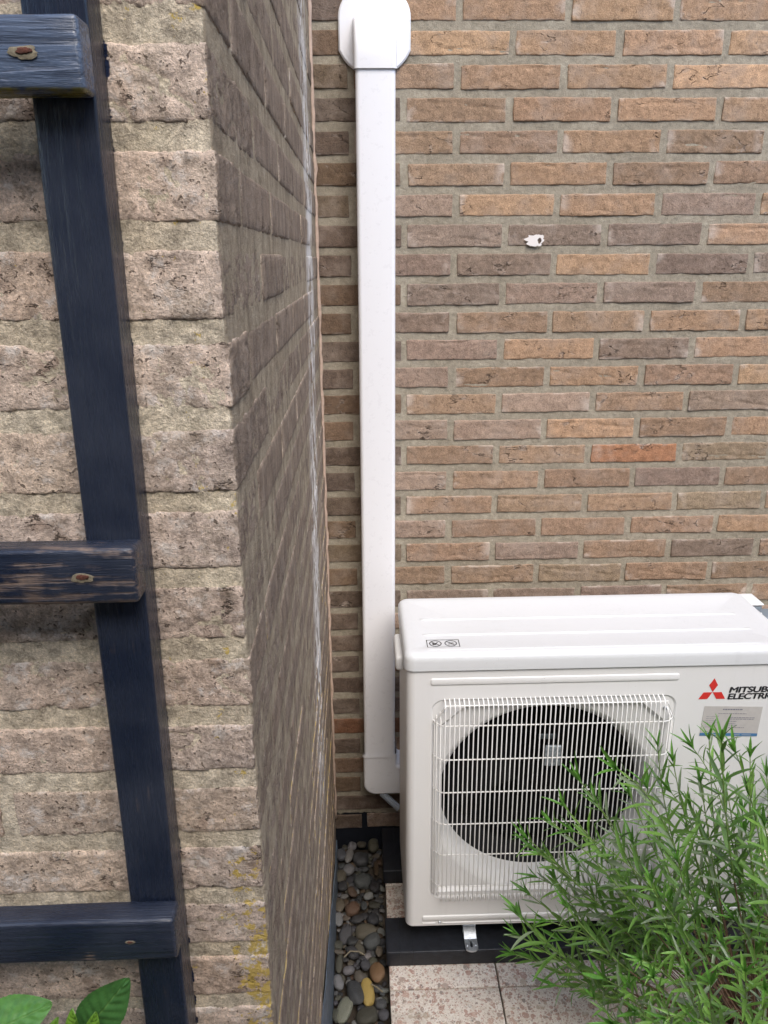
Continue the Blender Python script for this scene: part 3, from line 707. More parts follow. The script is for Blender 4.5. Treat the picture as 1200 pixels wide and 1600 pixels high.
broad_leaf(A(132, 1630, -1.314), A(150, 1582, -1.310), .014, (.5, -.7, .4), (.16, .31, .035), hy, HINV, .5)
broad_leaf(A(70, 1640, -1.32), A(90, 1590, -1.315), .012, (-.1, -.8, .4), (.15, .29, .035), hy, HINV, .5)
for k_, (dx, dy, z) in enumerate(((-.06, -.05, .86), (.05, -.05, .83), (-.05, .03, .78), (.06, .0, .74), (-.02, -.07, .70), (.02, .06, .64))):
    broad_leaf((-.345 + dx * .15, -1.325 + dy * .15, z - .02), (-.345 + dx, -1.325 + dy, z), .04, (0, -.4, .9), (.06, .15, .04), hy, HINV)
for pts in (((-.36, -1.34, 0), (-.352, -1.33, .5), (-.343, -1.322, .80), (-.336, -1.313, .935), (-.330, -1.306, .952)), ((-.343, -1.322, .80), (-.36, -1.315, .90), (-.395, -1.311, .945))):
    o = MB().tube(pts, [.004, .0036, .003, .0026, .002][:len(pts)], 8).build('stem', M['green'], hy, 60); o.matrix_parent_inverse = HINV

# ------------------------------------------------------------------ white pipe trunking
du = empty('pipe_trunking', (-.06, -.035, .2)); tag(du, 'white plastic pipe trunking running up the brick wall', 'trunking'); DINV = Matrix.Translation((.06, .035, -.2))
def uprof(xa, xb, yf, r, n=8, yb=.004):
    pts = [(xa, yb)]
    for i in range(n + 1):
        a = math.pi + math.pi / 2 * i / n; pts.append((xa + r + r * math.cos(a), yf + r + r * math.sin(a)))
    for i in range(n + 1):
        a = 1.5 * math.pi + math.pi / 2 * i / n; pts.append((xb - r + r * math.cos(a), yf + r + r * math.sin(a)))
    return pts + [(xb, yb)]
def dpart(mb, name, mat=None, sm=40):
    o = mb.build(name, mat or M['trunk'], du, sm); o.matrix_parent_inverse = DINV; return o
pr = uprof(-.100, -.0205, -.070, .009)
dpart(MB().loops([[(x - .006 * (1 - (z - .3) / 1.6) , y, z) for x, y in pr] for z in (.30, .7, 1.1, 1.5, 1.90)], closed=False), 'cover')
# wall cap: a rounded plate and a hood
cx, cz = -.060, 1.977
pl = []
hw, hh = .0725, .074
def rp(hw, hh, rtop, rbot, n=10):
    out = []
    for (sx, sz, r, a0) in ((1, 1, rtop, 0), (-1, 1, rtop, 90), (-1, -1, rbot, 180), (1, -1, rbot, 270)):
        for i in range(n + 1):
            a = R(a0 + 90 * i / n)
            if sz > 0: out.append((sx * (hw - r) + r * math.cos(a), sz * (hh - r) + r * math.sin(a)))
            else:   # flattened, nearly straight cut at the bottom corners
                t = i / n; p0 = (sx * hw, -hh + r) if (sx < 0) else (sx * (hw - r), -hh); p1 = (sx * (hw - r), -hh) if sx < 0 else (sx * hw, -hh + r)
                bx = sx * hw * .97 - sx * r * .26; bz = -hh + r * .32
                q = [(1-t)**2 * p0[k] + 2*t*(1-t) * (bx, bz)[k] + t*t * p1[k] for k in (0, 1)]; out.append(tuple(q))
    return out
o1 = rp(hw, hh, .05, .040); o2 = rp(hw - .003, hh - .003, .047, .038)
dpart(MB().loops([[(cx + x, -.0005, cz + z) for x, z in o1], [(cx + x, -.0055, cz + z) for x, z in o1], [(cx + x, -.0085, cz + z) for x, z in o2]], cap1=True), 'wall_plate')
prof = [(-.074, 1.897), (-.0745, 1.915), (-.074, 1.938), (-.071, 1.954), (-.064, 1.968), (-.054, 1.980), (-.040, 1.991), (-.022, 1.999), (-.006, 2.003)]
ls = []
for y, z in prof:
    row = []; xa, xb, r = -.1025, -.0178, .009
    # cross-section from the wall, round the front, back to the wall, at this height
    nrm = 1
    for i in range(7):
        a = math.pi / 2 * i / 6; row.append((xa + r - r * math.cos(a), min(y + r - r * math.sin(a), -.004), z - (r - r * math.sin(a)) * .35 * (0 if z < 1.94 else 1)))
    for i in range(7):
        a = math.pi / 2 * i / 6; row.append((xb - r + r * math.sin(a), min(y + r - r * math.cos(a), -.004), z - (r - r * math.cos(a)) * .35 * (0 if z < 1.94 else 1)))
    row = [(xa, -.004, min(z, row[0][2]))] + row + [(xb, -.004, min(z, row[-1][2]))]
    ls.append(row)
mb = MB().loops(ls, closed=False); dpart(mb, 'hood')
# bottom elbow turning right behind the unit: outer corner rounded
path = []; ro = .030; xa, xb = -.1085, -.0225; zb = .200
outer = [(xa, .325)] + [(xa, zb + ro + .03)] + [(xa + ro - ro * math.cos(R(a)), zb + ro - ro * math.sin(R(a))) for a in range(0, 91, 10)] + [(.10, zb)]
inner = [(xb, .325)] + [(xb, zb + .115)] + [(xb + .012 - .012 * math.cos(R(a)), zb + .098 - .012 * math.sin(R(a)) ) for a in range(0, 91, 10)] + [(.10, zb + .086)]
ls = []
for (ox, oz), (ix, iz) in zip(outer, inner):
    d = Vector((ix - ox, 0, iz - oz)); Lw = d.length; d.normalize(); r = .009; row = []
    P = lambda t, y: (ox + d.x * t, y, oz + d.z * t)
    row.append(P(0, .004))
    for i in range(7): a = math.pi / 2 * i / 6; row.append(P(r - r * math.cos(a), -.074 + r - r * math.sin(a)))
    for i in range(7): a = math.pi / 2 * i / 6; row.append(P(Lw - r + r * math.sin(a), -.074 + r - r * math.cos(a)))
    row.append(P(Lw, .004)); ls.append(row)
dpart(MB().loops(ls, closed=False), 'elbow')
lip = uprof(-.1112, -.0198, -.0772, .010, 8, .003)
dpart(MB().loops([[(x, y, z) for x, y in lip] for z in (.3170, .3205, .3240)], closed=False), 'joint_lip', None, 60)
# end of the grey condensate hose below the elbow
dh = MB(); pts = []; rr_ = []
for i in range(30):
    t = i / 29; pts.append((-.062 + .045 * t, -.060 - .02 * t, .196 - .035 * t)); rr_.append(.0085 + (.0010 if i % 2 else -.0006))
dh.tube(pts, rr_, 12); tag(dh.build('condensate_hose', plain('grey_hose', (.30, .33, .37), .5), None, 40), 'ribbed grey hose end under the bottom elbow of the white trunking', 'hose')

# ------------------------------------------------------------------ outdoor unit
ac = empty('outdoor_unit', (.383, -.26, .042)); tag(ac, 'white outdoor air conditioning unit standing on black rubber beams', 'air conditioner')
AINV = Matrix.Translation((-.383, .26, -.042))
def apart(mb, name, mat, sm=None, par=ac):
    o = mb.build(name, mat, par, sm); o.matrix_parent_inverse = AINV.copy() if par is ac else Matrix(); return o
X0, X1, YF, YB, Z0, Z1 = -.017, .783, -.400, -.128, .097, .757
FX, FZ = .281, .421
# front: from the circular mouth out through two recesses to the outline
def ray_poly(poly, a):
    dx, dz = math.cos(a), math.sin(a); best = None
    for i in range(len(poly)):
        (x0, z0), (x1, z1) = poly[i], poly[(i + 1) % len(poly)]; x0 -= FX; x1 -= FX; z0 -= FZ; z1 -= FZ
        ex, ez = x1 - x0, z1 - z0; den = dx * ez - dz * ex
        if abs(den) < 1e-12: continue
        t = (x0 * ez - z0 * ex) / den; u = (x0 * dz - z0 * dx) / den
        if t > 0 and -1e-6 <= u <= 1 + 1e-6: best = t if best is None else min(best, t)
    return (FX + dx * best, FZ + dz * best)
def rrect(xa, xb, za, zb, r, n=6):
    out = []
    for (cx_, cz_, a0) in ((xb - r, zb - r, 0), (xa + r, zb - r, 90), (xa + r, za + r, 180), (xb - r, za + r, 270)):
        for i in range(n + 1): a = R(a0 + 90 * i / n); out.append((cx_ + r * math.cos(a), cz_ + r * math.sin(a)))
    return out
S0 = rrect(X0 + .018, X1 - .018, Z0 + .001, Z1, .006)
S1 = rrect(.0345, .5430, .1765, .6865, .026); S1b = rrect(.0385, .5390, .1805, .6825, .023)
def octo(g_): return [(.052 + g_, .19 + g_), (.526 - g_, .19 + g_), (.526 - g_, .622 - g_), (.474 - g_ * .4, .667 - g_), (.104 + g_ * .4, .667 - g_), (.052 + g_, .622 - g_)]
S2 = octo(0); S3 = octo(.007)
angs = sorted(set([round(2 * math.pi * i / 240, 6) for i in range(240)] + [round(math.atan2(z - FZ, x - FX) % (2 * math.pi), 6) for P_ in (S0, S1, S1b, S2, S3) for x, z in P_]))
circ = lambda r, y: [(FX + r * math.cos(a), y, FZ + r * math.sin(a)) for a in angs]
pl_ = lambda P_, y: [(q[0], y, q[1]) for q in (ray_poly(P_, a) for a in angs)]
L_ = [pl_(S0, YF), pl_(S1, YF), pl_(S1b, YF + .0030), pl_(S2, YF + .0034), pl_(S3, YF + .013)]
RIM = .2215
for r_, y_ in ((.2455, YF + .0135), (.2435, YF + .0142), (.238, YF + .0175), (.2325, YF + .023), (.2265, YF + .033), (RIM, YF + .050), (RIM, YF + .075)): L_.append(circ(min(r_, 9), y_))
# the mouth may not pass the inner recess: pull the two outer rings inside it
def inside(l, P_, g_):
    out = []
    for a, p in zip(angs, l):
        q = ray_poly(P_, a); rq = math.hypot(q[0] - FX, q[1] - FZ) - g_; rp_ = math.hypot(p[0] - FX, p[2] - FZ)
        k_ = min(1, rq / rp_); out.append((FX + (p[0] - FX) * k_, p[1], FZ + (p[2] - FZ) * k_))
    return out
for i in range(5, len(L_)): L_[i] = inside(L_[i], S3, .0015)
apart(MB().loops(L_), 'front_panel', M['case'], 32)
# side, rear and floor of the casing, rounded vertical edges
r_ = .018; path = []
for i in range(9): a = R(270 - 90 * i / 8); path.append((X0 + r_ + r_ * math.cos(a), YF + r_ + r_ * math.sin(a)))
path += [(X0, YB), (X1, YB)]
for i in range(9): a = R(0 - 90 * i / 8); path.append((X1 - r_ + r_ * math.cos(a), YF + r_ + r_ * math.sin(a)))
apart(MB().loops([[(x, y, z) for x, y in path] for z in (Z0 + .001, Z0 + .3, Z1)], closed=False), 'casing', M['case'], 40)
apart(MB().add([(x, y, Z0 + .001) for x, y in path], [tuple(range(len(path)))]), 'floor_pan', M['case'])
# dark inside: shroud tube and coil behind the fan
n = 64; cy = lambda r, y: [(FX + r * math.cos(2*math.pi*i/n), y, FZ + r * math.sin(2*math.pi*i/n)) for i in range(n)]
apart(MB().loops([cy(RIM + .0006, YF + .0745), cy(RIM + .012, -.20), cy(.002, -.198)]), 'shroud', M['cavity'], 60)
fan = empty('fan'); fan.parent = ac; fan.location = (FX - .383, -.285 + .26, FZ - .042)
MB().loops([[(r * math.cos(2*math.pi*i/32), y, r * math.sin(2*math.pi*i/32)) for i in range(32)] for r, y in ((.046, .03), (.046, -.012), (.042, -.020), (.012, -.024), (.010, -.030), (.0005, -.031))]).build('hub', M['fan'], fan, 40)
for b in range(3):
    mb = MB(); vs_ = []; nu, nv = 14, 10
    for j in range(nv + 1):
        r = .040 + .166 * j / nv
        for i in range(nu + 1):
            t = i / nu; a = b * 2.094 + .5 + (t - .5) * (1.15 + .35 * math.sin(math.pi * j / nv)) + .35 * (j / nv) ** 2
            y = .030 - .055 * t + .012 * math.sin(math.pi * t)
            vs_.append((r * math.cos(a), y, r * math.sin(a)))
    mb.add(vs_, [(j*(nu+1)+i, j*(nu+1)+i+1, (j+1)*(nu+1)+i+1, (j+1)*(nu+1)+i) for j in range(nv) for i in range(nu)])
    mb.build('blade', M['fan'], fan, 180)
mt = MB().loops([cy(.055, -.245), cy(.055, -.21)], cap0=True); apart(mt, 'motor', M['fan'], 40)
bevel_box('motor_bracket', (.291 - .383, -.345 + .26, .478 - .042), (.327 - .383, -.338 + .26, .530 - .042), plain('dusty_zinc', (.34, .38, .41), .5, .5, var=.5, vscale=150), ac, .003)
bevel_box('motor_cable_clip', (.274 - .383, -.345 + .26, .548 - .042), (.313 - .383, -.340 + .26, .560 - .042), plain('dark_zinc', (.09, .11, .12), .5, .5), ac, .002)
# lid
def rr2(xa, xb, ya, yb, r, n=8):
    return [(cx_ + r * math.cos(R(a0 + 90 * i / n)), cy_ + r * math.sin(R(a0 + 90 * i / n))) for (cx_, cy_, a0) in ((xb - r, yb - r, 0), (xa + r, yb - r, 90), (xa + r, ya + r, 180), (xb - r, ya + r, 270)) for i in range(n + 1)]
ll = []
for g_, z in ((.002, .7545), (0, .7552), (0, .776), (.0008, .7815), (.003, .7862), (.0065, .7895), (.011, .7912), (.016, .7918), (.030, .7918), (.036, .7905), (.13, .7905)):
    ll.append([(x, y, z) for x, y in rr2(X0 - .0045 + g_, X1 + .0045 - g_, YF - .0045 + g_, YB + .005 - g_, max(.022 - g_ * .5, .004))])
lid = apart(MB().loops(ll, cap1=True), 'lid', M['lid'], 50)
for y in (-.243, -.316, -.382):
    mb = MB(); pts = []
    prof = [(-.0055, 0), (-.0035, .0012), (-.001, .0024), (.0015, .0026), (.004, .0008), (.006, 0)]
    rws = []
    for x, s in ((.022, 0), (.028, .6), (.036, 1), (.70, 1), (.712, .6), (.722, 0)): rws.append([(x, y + a, .79055 + h * s) for a, h in prof])
    apart(MB().loops(rws, closed=False), 'ridge', M['lid'], 180)
# printed sign on the lid: two struck-through circles in a frame
mb = MB(); zl = .79105; xa, xb, ya, yb = .0285, .0945, -.3705, -.3395
def bar(a, b, wd):
    a = Vector(a); b = Vector(b); d = (b - a).normalized(); s = Vector((-d.y, d.x)) * wd / 2
    mb.add([(p.x, p.y, zl) for p in (a - s, b - s, b + s, a + s)], [(0, 1, 2, 3)])
for a, b in (((xa, ya), (xb, ya)), ((xb, ya), (xb, yb)), ((xb, yb), (xa, yb)), ((xa, yb), (xa, ya))): bar(a, b, .0016)
ym = (ya + yb) / 2
for cx_ in (xa + .0172, xb - .0172):
    n = 32; mb.add([(cx_ + r * math.cos(2*math.pi*i/n), ym + r * math.sin(2*math.pi*i/n), zl) for r in (.0128, .0108) for i in range(n)], [(i, (i+1) % n, n + (i+1) % n, n + i) for i in range(n)])
    bar((cx_ - .0082, ym + .0082), (cx_ + .0082, ym - .0082), .0018)
cx_ = xa + .0172
for a, b, wd in (((-.006, -.004), (.001, -.003), .004), ((.0, -.001), (.005, .005), .0025), ((-.007, -.001), (-.003, .001), .003)): bar((cx_ + a[0], ym + a[1]), (cx_ + b[0], ym + b[1]), wd)
cx_ = xb - .0172
for k_ in range(3): bar((cx_ - .006 + k_ * .001, ym - .004 + k_ * .004), (cx_ + .006, ym - .003 + k_ * .003), .0010)
apart(mb, 'warning_print', M['ink'])
# pressed bands on the front
def band(xa, xb, za, zb, h, name='pressed_band'):
    o1 = rrect(xa, xb, za, zb, min(.005, (zb - za) * .45)); o2 = rrect(xa + .0022, xb - .0022, za + .0022, zb - .0022, min(.003, (zb - za) * .2))
    apart(MB().loops([[(x, YF + .0004, z) for x, z in o1], [(x, YF - h * .8, z) for x, z in [((a[0]*.5+b[0]*.5), (a[1]*.5+b[1]*.5)) for a, b in zip(o1, o2)]], [(x, YF - h, z) for x, z in o2]], cap1=True), name, M['case'], 60)
band(.0325, .5425, .7205, .7365, .0022); band(.0200, .745, .1135, .1275, .0030); band(.0200, .052, .1035, .1075, .002); band(.066, .745, .1035, .1075, .002)
def screw(x, z, y, r=.0042):
    n = 16; ls = [[(x + q * math.cos(2*math.pi*i/n), yy, z + q * math.sin(2*math.pi*i/n)) for i in range(n)] for q, yy in ((r, y), (r, y - .0012), (r * .75, y - .0026), (r * .3, y - .0031), (r * .12, y - .0022))]
    apart(MB().loops(ls, cap1=True), 'screw', M['galv'], 60)
screw(.0625, .660, YF + .003); screw(.5210, .654, YF + .003); screw(.0605, .1075, YF, .003)
screw(.5285, .250, YF + .003, .003)
# side grip
bevel_box('side_grip', (X0 - .019 - .383, -.345 + .26, .722 - .042), (X0 + .001 - .383, -.235 + .26, .756 - .042), M['case'], ac, .008, 4)
# wire guard: every rod its own piece
gr = empty('wire_guard'); gr.parent = ac; gr.matrix_parent_inverse = AINV
YG = YF - .0195; RW = .00125
def rod(pts, r=RW, n=6):
    o = MB().tube(pts, r, n).build('rod', M['wire'], gr, 60); return o
hz = [.6345, .5535, .4725, .3915, .3105, .2245]
base = None
k_ = 0; x = .0620
while x < .5175:
    if base is None: base = rod([(0, YF + .004, .6885), (0, YG + .006, .6845), (0, YG, .676), (0, YG, .45), (0, YG, .186), (0, YG + .006, .1805), (0, YF + .004, .1800)]).data; gr.children[-1].location = (x, 0, 0)
    else: o = link('rod', base, None, gr); o.location = (x, 0, 0)
    x += .00977; k_ += 1
for sx, x in ((-1, .0535), (-1, .0460), (-1, .0415), (1, .5260), (1, .5335), (1, .538)):
    dpt = {.0535: .006, .0460: .012, .0415: .0165, .5260: .006, .5335: .012, .538: .0165}[x]
    ztop = {.0535: .652, .0460: .645, .0415: .634, .5260: .652, .5335: .645, .538: .634}[x]
    rod([(x + sx * .0, YF + .004, ztop + .004), (x, YG + dpt, ztop - .006), (x, YG + dpt, .195), (x, YF + .004, .189)])
for z in hz + [.6805]:
    e = 0 if z < .66 else .013
    if e: rod([(.060, YG + .0045, z), (.519, YG + .0045, z)], .0013)
    else: rod([(.0395, YF + .003, z + .003), (.0430, YG + .0165, z + .001), (.0545, YG + .005, z), (.0625, YG + .0022, z), (.30, YG + .0022, z), (.5165, YG + .0022, z), (.5250, YG + .005, z), (.5365, YG + .0165, z + .001), (.540, YF + .003, z + .003)], .0014)
for sx, xa, xb in ((-1, .0615, .0395), (1, .518, .540)): rod([(xa, YG + .002, .678), (xb, YG + .013, .634)], .0014)
# emblem, name and rating label on the front
s_ = .0184; ex, ez = .6150, .6905; ye_ = YF - .0006
mb = MB()
for ang in (90, 210, 330):
    a, b = R(ang - 30), R(ang + 30); p1 = (math.cos(a) * s_, math.sin(a) * s_); p2 = (math.cos(b) * s_, math.sin(b) * s_); off = (math.cos(R(ang)) * .0004, math.sin(R(ang)) * .0004)
    q = [(0, 0), p1, (p1[0] + p2[0], p1[1] + p2[1]), p2]
    mb.add([(ex + off[0] + x, ye_, ez + off[1] + z) for x, z in q], [(0, 1, 2, 3)])
apart(mb, 'emblem', M['red'])
def text_mesh(txt, name, size, x, z, width, mat, bold=.0, shear=0., y=ye_, rot=0.):
    cu = bpy.data.curves.new(name, 'FONT'); cu.body = txt; cu.size = 1; cu.shear = shear; cu.resolution_u = 6; cu.space_character = .94
    to = bpy.data.objects.new(name, cu); col.objects.link(to); bpy.context.view_layer.update()
    me = bpy.data.meshes.new_from_object(to.evaluated_get(bpy.context.evaluated_depsgraph_get())); bpy.data.objects.remove(to); bpy.data.curves.remove(cu)
    xs = [v.co.x for v in me.vertices]; ys = [v.co.y for v in me.vertices]; sx = width / (max(xs) - min(xs)); sz = size / (max(ys) - min(ys)); mx, my = min(xs), min(ys)
    V = [v.co.copy() for v in me.vertices]; F = [tuple(p.vertices) for p in me.polygons]; mb = MB()
    for q, (ox, oz) in enumerate(((-bold, 0), (bold, 0), (0, bold * .7), (0, -bold * .7))):      # stroke weight
        mb.add([((v.x - mx) * sx + x + ox, y - .00006 * q, (v.y - my) * sz + z + oz) for v in V], F)
    o = mb.build(name, mat, ac); o.matrix_parent_inverse = AINV; return o
text_mesh('MITSUBISHI', 'lettering', .0130, .6500, .6885, .1180, M['ink'], .0009, .12)
text_mesh('ELECTRIC', 'lettering', .0130, .6485, .6730, .0985, M['ink'], .0009, .12)
lb = empty('rating_label'); lb.parent = ac; lb.location = (.6625 - .383, YF - .0006 + .26, .6200 - .042); lb.rotation_euler = (0, R(2.2), 0)
def flat(name, rects, mat, y):
    mb = MB()
    for xa, xb, za, zb in rects: mb.add([(xa, y, za), (xb, y, za), (xb, y, zb), (xa, y, zb)], [(0, 1, 2, 3)])
    o = mb.build(name, mat, lb); return o
flat('label_sheet', [(-.0615, .0615, -.0355, .0355)], M['paper'], 0); flat('blue_strip', [(-.0615, .0615, -.0355, -.0285)], M['blue'], -.0004)
rl = random.Random(3); words = []
def line(x, z, x1, h, mn=.002, mx=.007):
    while x < x1:
        e = min(x1, x + rl.uniform(mn, mx)); words.append((x, e, z - h / 2, z + h / 2)); x = e + .0011
line(-.022, .0285, .020, .0026, .003, .006); line(-.030, .0185, .030, .0012); 
for z in (.011, .006, .001, -.004, -.009, -.014): line(-.054, z, -.054 + rl.uniform(.016, .03), .0008)
for z, x1 in ((.009, .050), (.0055, .047), (.0, .012), (-.005, .010), (-.009, .014), (-.015, .03)): line(-.004, z, x1, .0014)
flat('small_print', words, M['grey_ink'], -.0004)
flat('strip_print', [(-.05, -.02, -.0328, -.0316), (.01, .024, -.0328, -.0316), (.028, .048, -.0328, -.0316)], M['paper'], -.0007)
# zinc feet with a slot
for x in (.133, .634):
    mb = MB(); hw = .0145; n = 12
    out = [(-hw, -.355), (-hw, -.4185)] + [(hw * math.cos(R(180 + 180 * i / n)), -.4185 + .010 * math.sin(R(180 + 180 * i / n))) for i in range(1, n)] + [(hw, -.4185), (hw, -.355)]
    sl = []
    for (px_, py_) in out:
        a = math.atan2(py_ + .409, px_); sl.append((.0042 * math.cos(a), -.409 + .0095 * math.sin(a)))
    zt_ = .0505
    f_ = MB().loops([[(x + a, b, zt_ - .004) for a, b in out], [(x + a, b, zt_) for a, b in out], [(x + a, b, zt_) for a, b in sl], [(x + a, b, zt_ - .005) for a, b in sl]])
    f_.box((x - hw, -.372, .0425), (x + hw, -.369, Z0 + .004)); f_.box((x - hw, -.369, zt_ - .0045), (x + hw, -.15, zt_ - .0005))
    f_.box((x - hw, -.152, .0425), (x + hw, -.149, Z0 + .004))
    # pressed upper step towards the casing
    f_.add([(x - hw * .96, -.396, zt_ + .0003), (x + hw * .96, -.396, zt_ + .0003), (x + hw * .96, -.3725, zt_ + .012), (x - hw * .96, -.3725, zt_ + .012)], [(0, 1, 2, 3)])
    apart(f_, 'foot', M['galv'], 40)
    for dx in (-.0098, .0098):
        ls = [[(x + dx + q * math.cos(2*math.pi*i/10), -.413 + q * math.sin(2*math.pi*i/10), zz) for i in range(10)] for q, zz in ((.0032, zt_), (.0028, zt_ + .0012), (.0012, zt_ + .0016), (.0010, zt_ + .0004))]
        apart(MB().loops(ls, cap1=True), 'rivet', M['galv'], 60)

# ------------------------------------------------------------------ board fences added out of view, behind and beside the camera, to shade the scene
M['fence'] = plain('dark_fence_boards', (.075, .06, .045), .85, var=.35, vscale=20, bump=.002, bscale=60)
M['pale_boards'] = plain('grey_boards', (.13, .125, .115), .7, var=.12, vscale=20, bump=.001, bscale=60)
def fence(a, b, h, label, mat_=None):
    mat_ = mat_ or M['fence']
    a = Vector(a); b = Vector(b); L = (b - a).length; o = empty('shade_fence', a); o.rotation_euler = (0, 0, math.atan2(b.y - a.y, b.x - a.x)); tag(o, label, 'fence')
    me = MB().box((0, 0, .02), (.144, .02, h)).mesh('board'); me.materials.append(mat_)
    for i in range(int(L / .15)): q = link('board', me, None, o); q.location = (i * .15, rnd.uniform(-.003, .003), rnd.uniform(-.01, .01) - .05)
    pm_ = MB().box((0, .021, -.06), (.07, .09, h + .05)).mesh('post'); pm_.materials.append(mat_)
    for i in range(int(L / 1.8) + 1): q = link('post', pm_, None, o); q.location = (i * 1.8, 0, 0)
fence((-3.5, -2.9, 0), (4.6, -2.9, 0), 2.8, 'tall grey boarded wall added out of view behind the camera to shade the scene', M['pale_boards'])
fence((4.6, -2.9, 0), (4.6, -.3, 0), 2.5, 'dark board fence added out of view to shade the right end of the terrace')

# ------------------------------------------------------------------ isolator switch on the wall behind the unit
iso = empty('isolator_switch', (.867, -.03, .62)); tag(iso, 'grey wall switch with a white top cap and red knob behind the unit', 'switch')
b_ = lambda n_, a, b, mt_, r=.003: bevel_box(n_, Vector(a) - Vector((.867, -.03, .62)), Vector(b) - Vector((.867, -.03, .62)), mt_, iso, r)
b_('housing', (.836, -.062, .56), (.886, .002, .7205), M['grey'], .005); b_('top_cap', (.842, -.064, .7210), (.888, .001, .7270), M['cap'], .0035)
b_('seam', (.8355, -.0632, .700), (.8865, -.003, .7015), M['cap'], .0005); b_('knob', (.868, -.078, .672), (.894, -.0615, .6925), M['redp'], .004)
jb = bevel_box('junction_box', (.893, -.058, .56), (.965, -.002, .686), M['grey'], None, .005); tag(jb, 'plain grey junction box on the wall beside the switch with red knob', 'box')

# ------------------------------------------------------------------ lavender in front of the unit
lav = empty('lavender_bush', (.70, -.66, 0)); tag(lav, 'green lavender bush growing over the front of the outdoor unit', 'shrub')
LINV = Matrix.Translation((-.70, .66, 0))
rv = random.Random(21)
LVS = []
for s in range(8):
    mb = MB(); n = 6; wd = .066 * rv.uniform(.75, 1.2); bend = rv.uniform(-.34, .16); tw = rv.uniform(-.6, .6); vs_ = []
    for j in range(n + 1):
        t = j / n; wj = wd * (math.sin(math.pi * (t ** .8 * .93 + .035)) ** .75); z = bend * t * t; tx = tw * t
        for u in (-1, 0, 1):
            q = Vector((u * wj * math.cos(tx), t, z + (abs(u) * wj * .45) + u * wj * math.sin(tx))); vs_.append(q)
    fs = [(j*3+i, j*3+i+1, (j+1)*3+i+1, (j+1)*3+i) for j in range(n) for i in range(2)]
    LVS.append((vs_, fs))
LME = []
for vs_, fs in LVS:
    me = MB().add(vs_, fs).mesh('leaf', 180); me.materials.append(M['leaf']); LME.append(me)
leaves = []      # (matrix, colour)
stems = []
def leaf(p, d, nrm, L, colr):
    d = d.normalized(); s = d.cross(nrm)
    if s.length < 1e-4: s = d.orthogonal()
    s.normalize(); n_ = s.cross(d)
    m_ = Matrix(((s.x * L, d.x * L, n_.x * L, p.x), (s.y * L, d.y * L, n_.y * L, p.y), (s.z * L, d.z * L, n_.z * L, p.z), (0, 0, 0, 1)))
    leaves.append((m_, colr, L))
def shoot(root, tip, drop, young, lmax, dens=1., start=.56):
    root = Vector(root); tip = Vector(tip); v = tip - root
    out = Vector((v.x, v.y, 0))
    p1 = root + out * .45 + Vector((rv.uniform(-.03, .03), rv.uniform(-.03, .03), v.z * .28)); kk = rv.uniform(.58, .82); p2 = root + out * kk + Vector((rv.uniform(-.03, .03), rv.uniform(-.02, .02), v.z * (1.30 - .78 * kk) - drop * .6))
    n = 26; pts = []
    for i in range(n + 1):
        t = i / n; pts.append(root * (1-t)**3 + p1 * 3*t*(1-t)**2 + p2 * 3*t*t*(1-t) + tip * t**3)
    stems.append((pts, young)); L = sum((pts[i+1] - pts[i]).length for i in range(n)); s = L * start; a0 = rv.uniform(0, 6.28); acc = 0; k2 = 0
    for i in range(n):
        seg = (pts[i+1] - pts[i]).length
        while acc + seg > s and s < L:
            t = (s - acc) / seg; p = pts[i].lerp(pts[i+1], t); d = (pts[i+1] - pts[i]).normalized(); f = (s - L * start) / (L * (1 - start))
            a = d.orthogonal().normalized(); b = d.cross(a); ang = a0 + k2 * 1.57 + rv.uniform(-.3, .3); k2 += 1
            for sg in (0, math.pi):
                if rv.random() < .10: continue
                rad = a * math.cos(ang + sg) + b * math.sin(ang + sg); op = rv.uniform(.55, 1.35) * (1 - .38 * f)
                dd = d * math.cos(op) + rad * math.sin(op) + Vector((0, 0, rv.uniform(-.12, .12)))
                Lf = lmax * rv.uniform(.65, 1.1) * (1 - .42 * f ** 3)
                g_ = rv.random(); yo = young * (.4 + .6 * f)
                cc = Vector((.085, .180, .045)).lerp(Vector((.21, .40, .075)), min(1, yo * .75 + g_ * .45)) if rv.random() > .2 else Vector((.24, .31, .19))
                leaf(p + rad * .001, dd, d, Lf, tuple(cc))
            if rv.random() < .42 and f < .85:      # greyish tuft of young leaves in the axil
                for q in range(rv.randint(3, 6)):
                    rad = a * math.cos(rv.uniform(0, 6.28)) + b * math.sin(rv.uniform(0, 6.28))
                    leaf(p, d * .6 + rad * .8, d, rv.uniform(.008, .018), tuple(Vector((.19, .235, .15)) * rv.uniform(.8, 1.25)))
            s += rv.uniform(.015, .031) / dens
        acc += seg
    d = (pts[-1] - pts[-3]).normalized(); a = d.orthogonal().normalized(); b = d.cross(a)
    for q in range(5):
        ang = q * 2.4 + a0; leaf(pts[-1], d + (a * math.cos(ang) + b * math.sin(ang)) * rv.uniform(.12, .4), d, lmax * rv.uniform(.45, .8), tuple(Vector((.115, .285, .045)) * rv.uniform(.85, 1.15)))
ROOT = Vector((.71, -.66, .012))
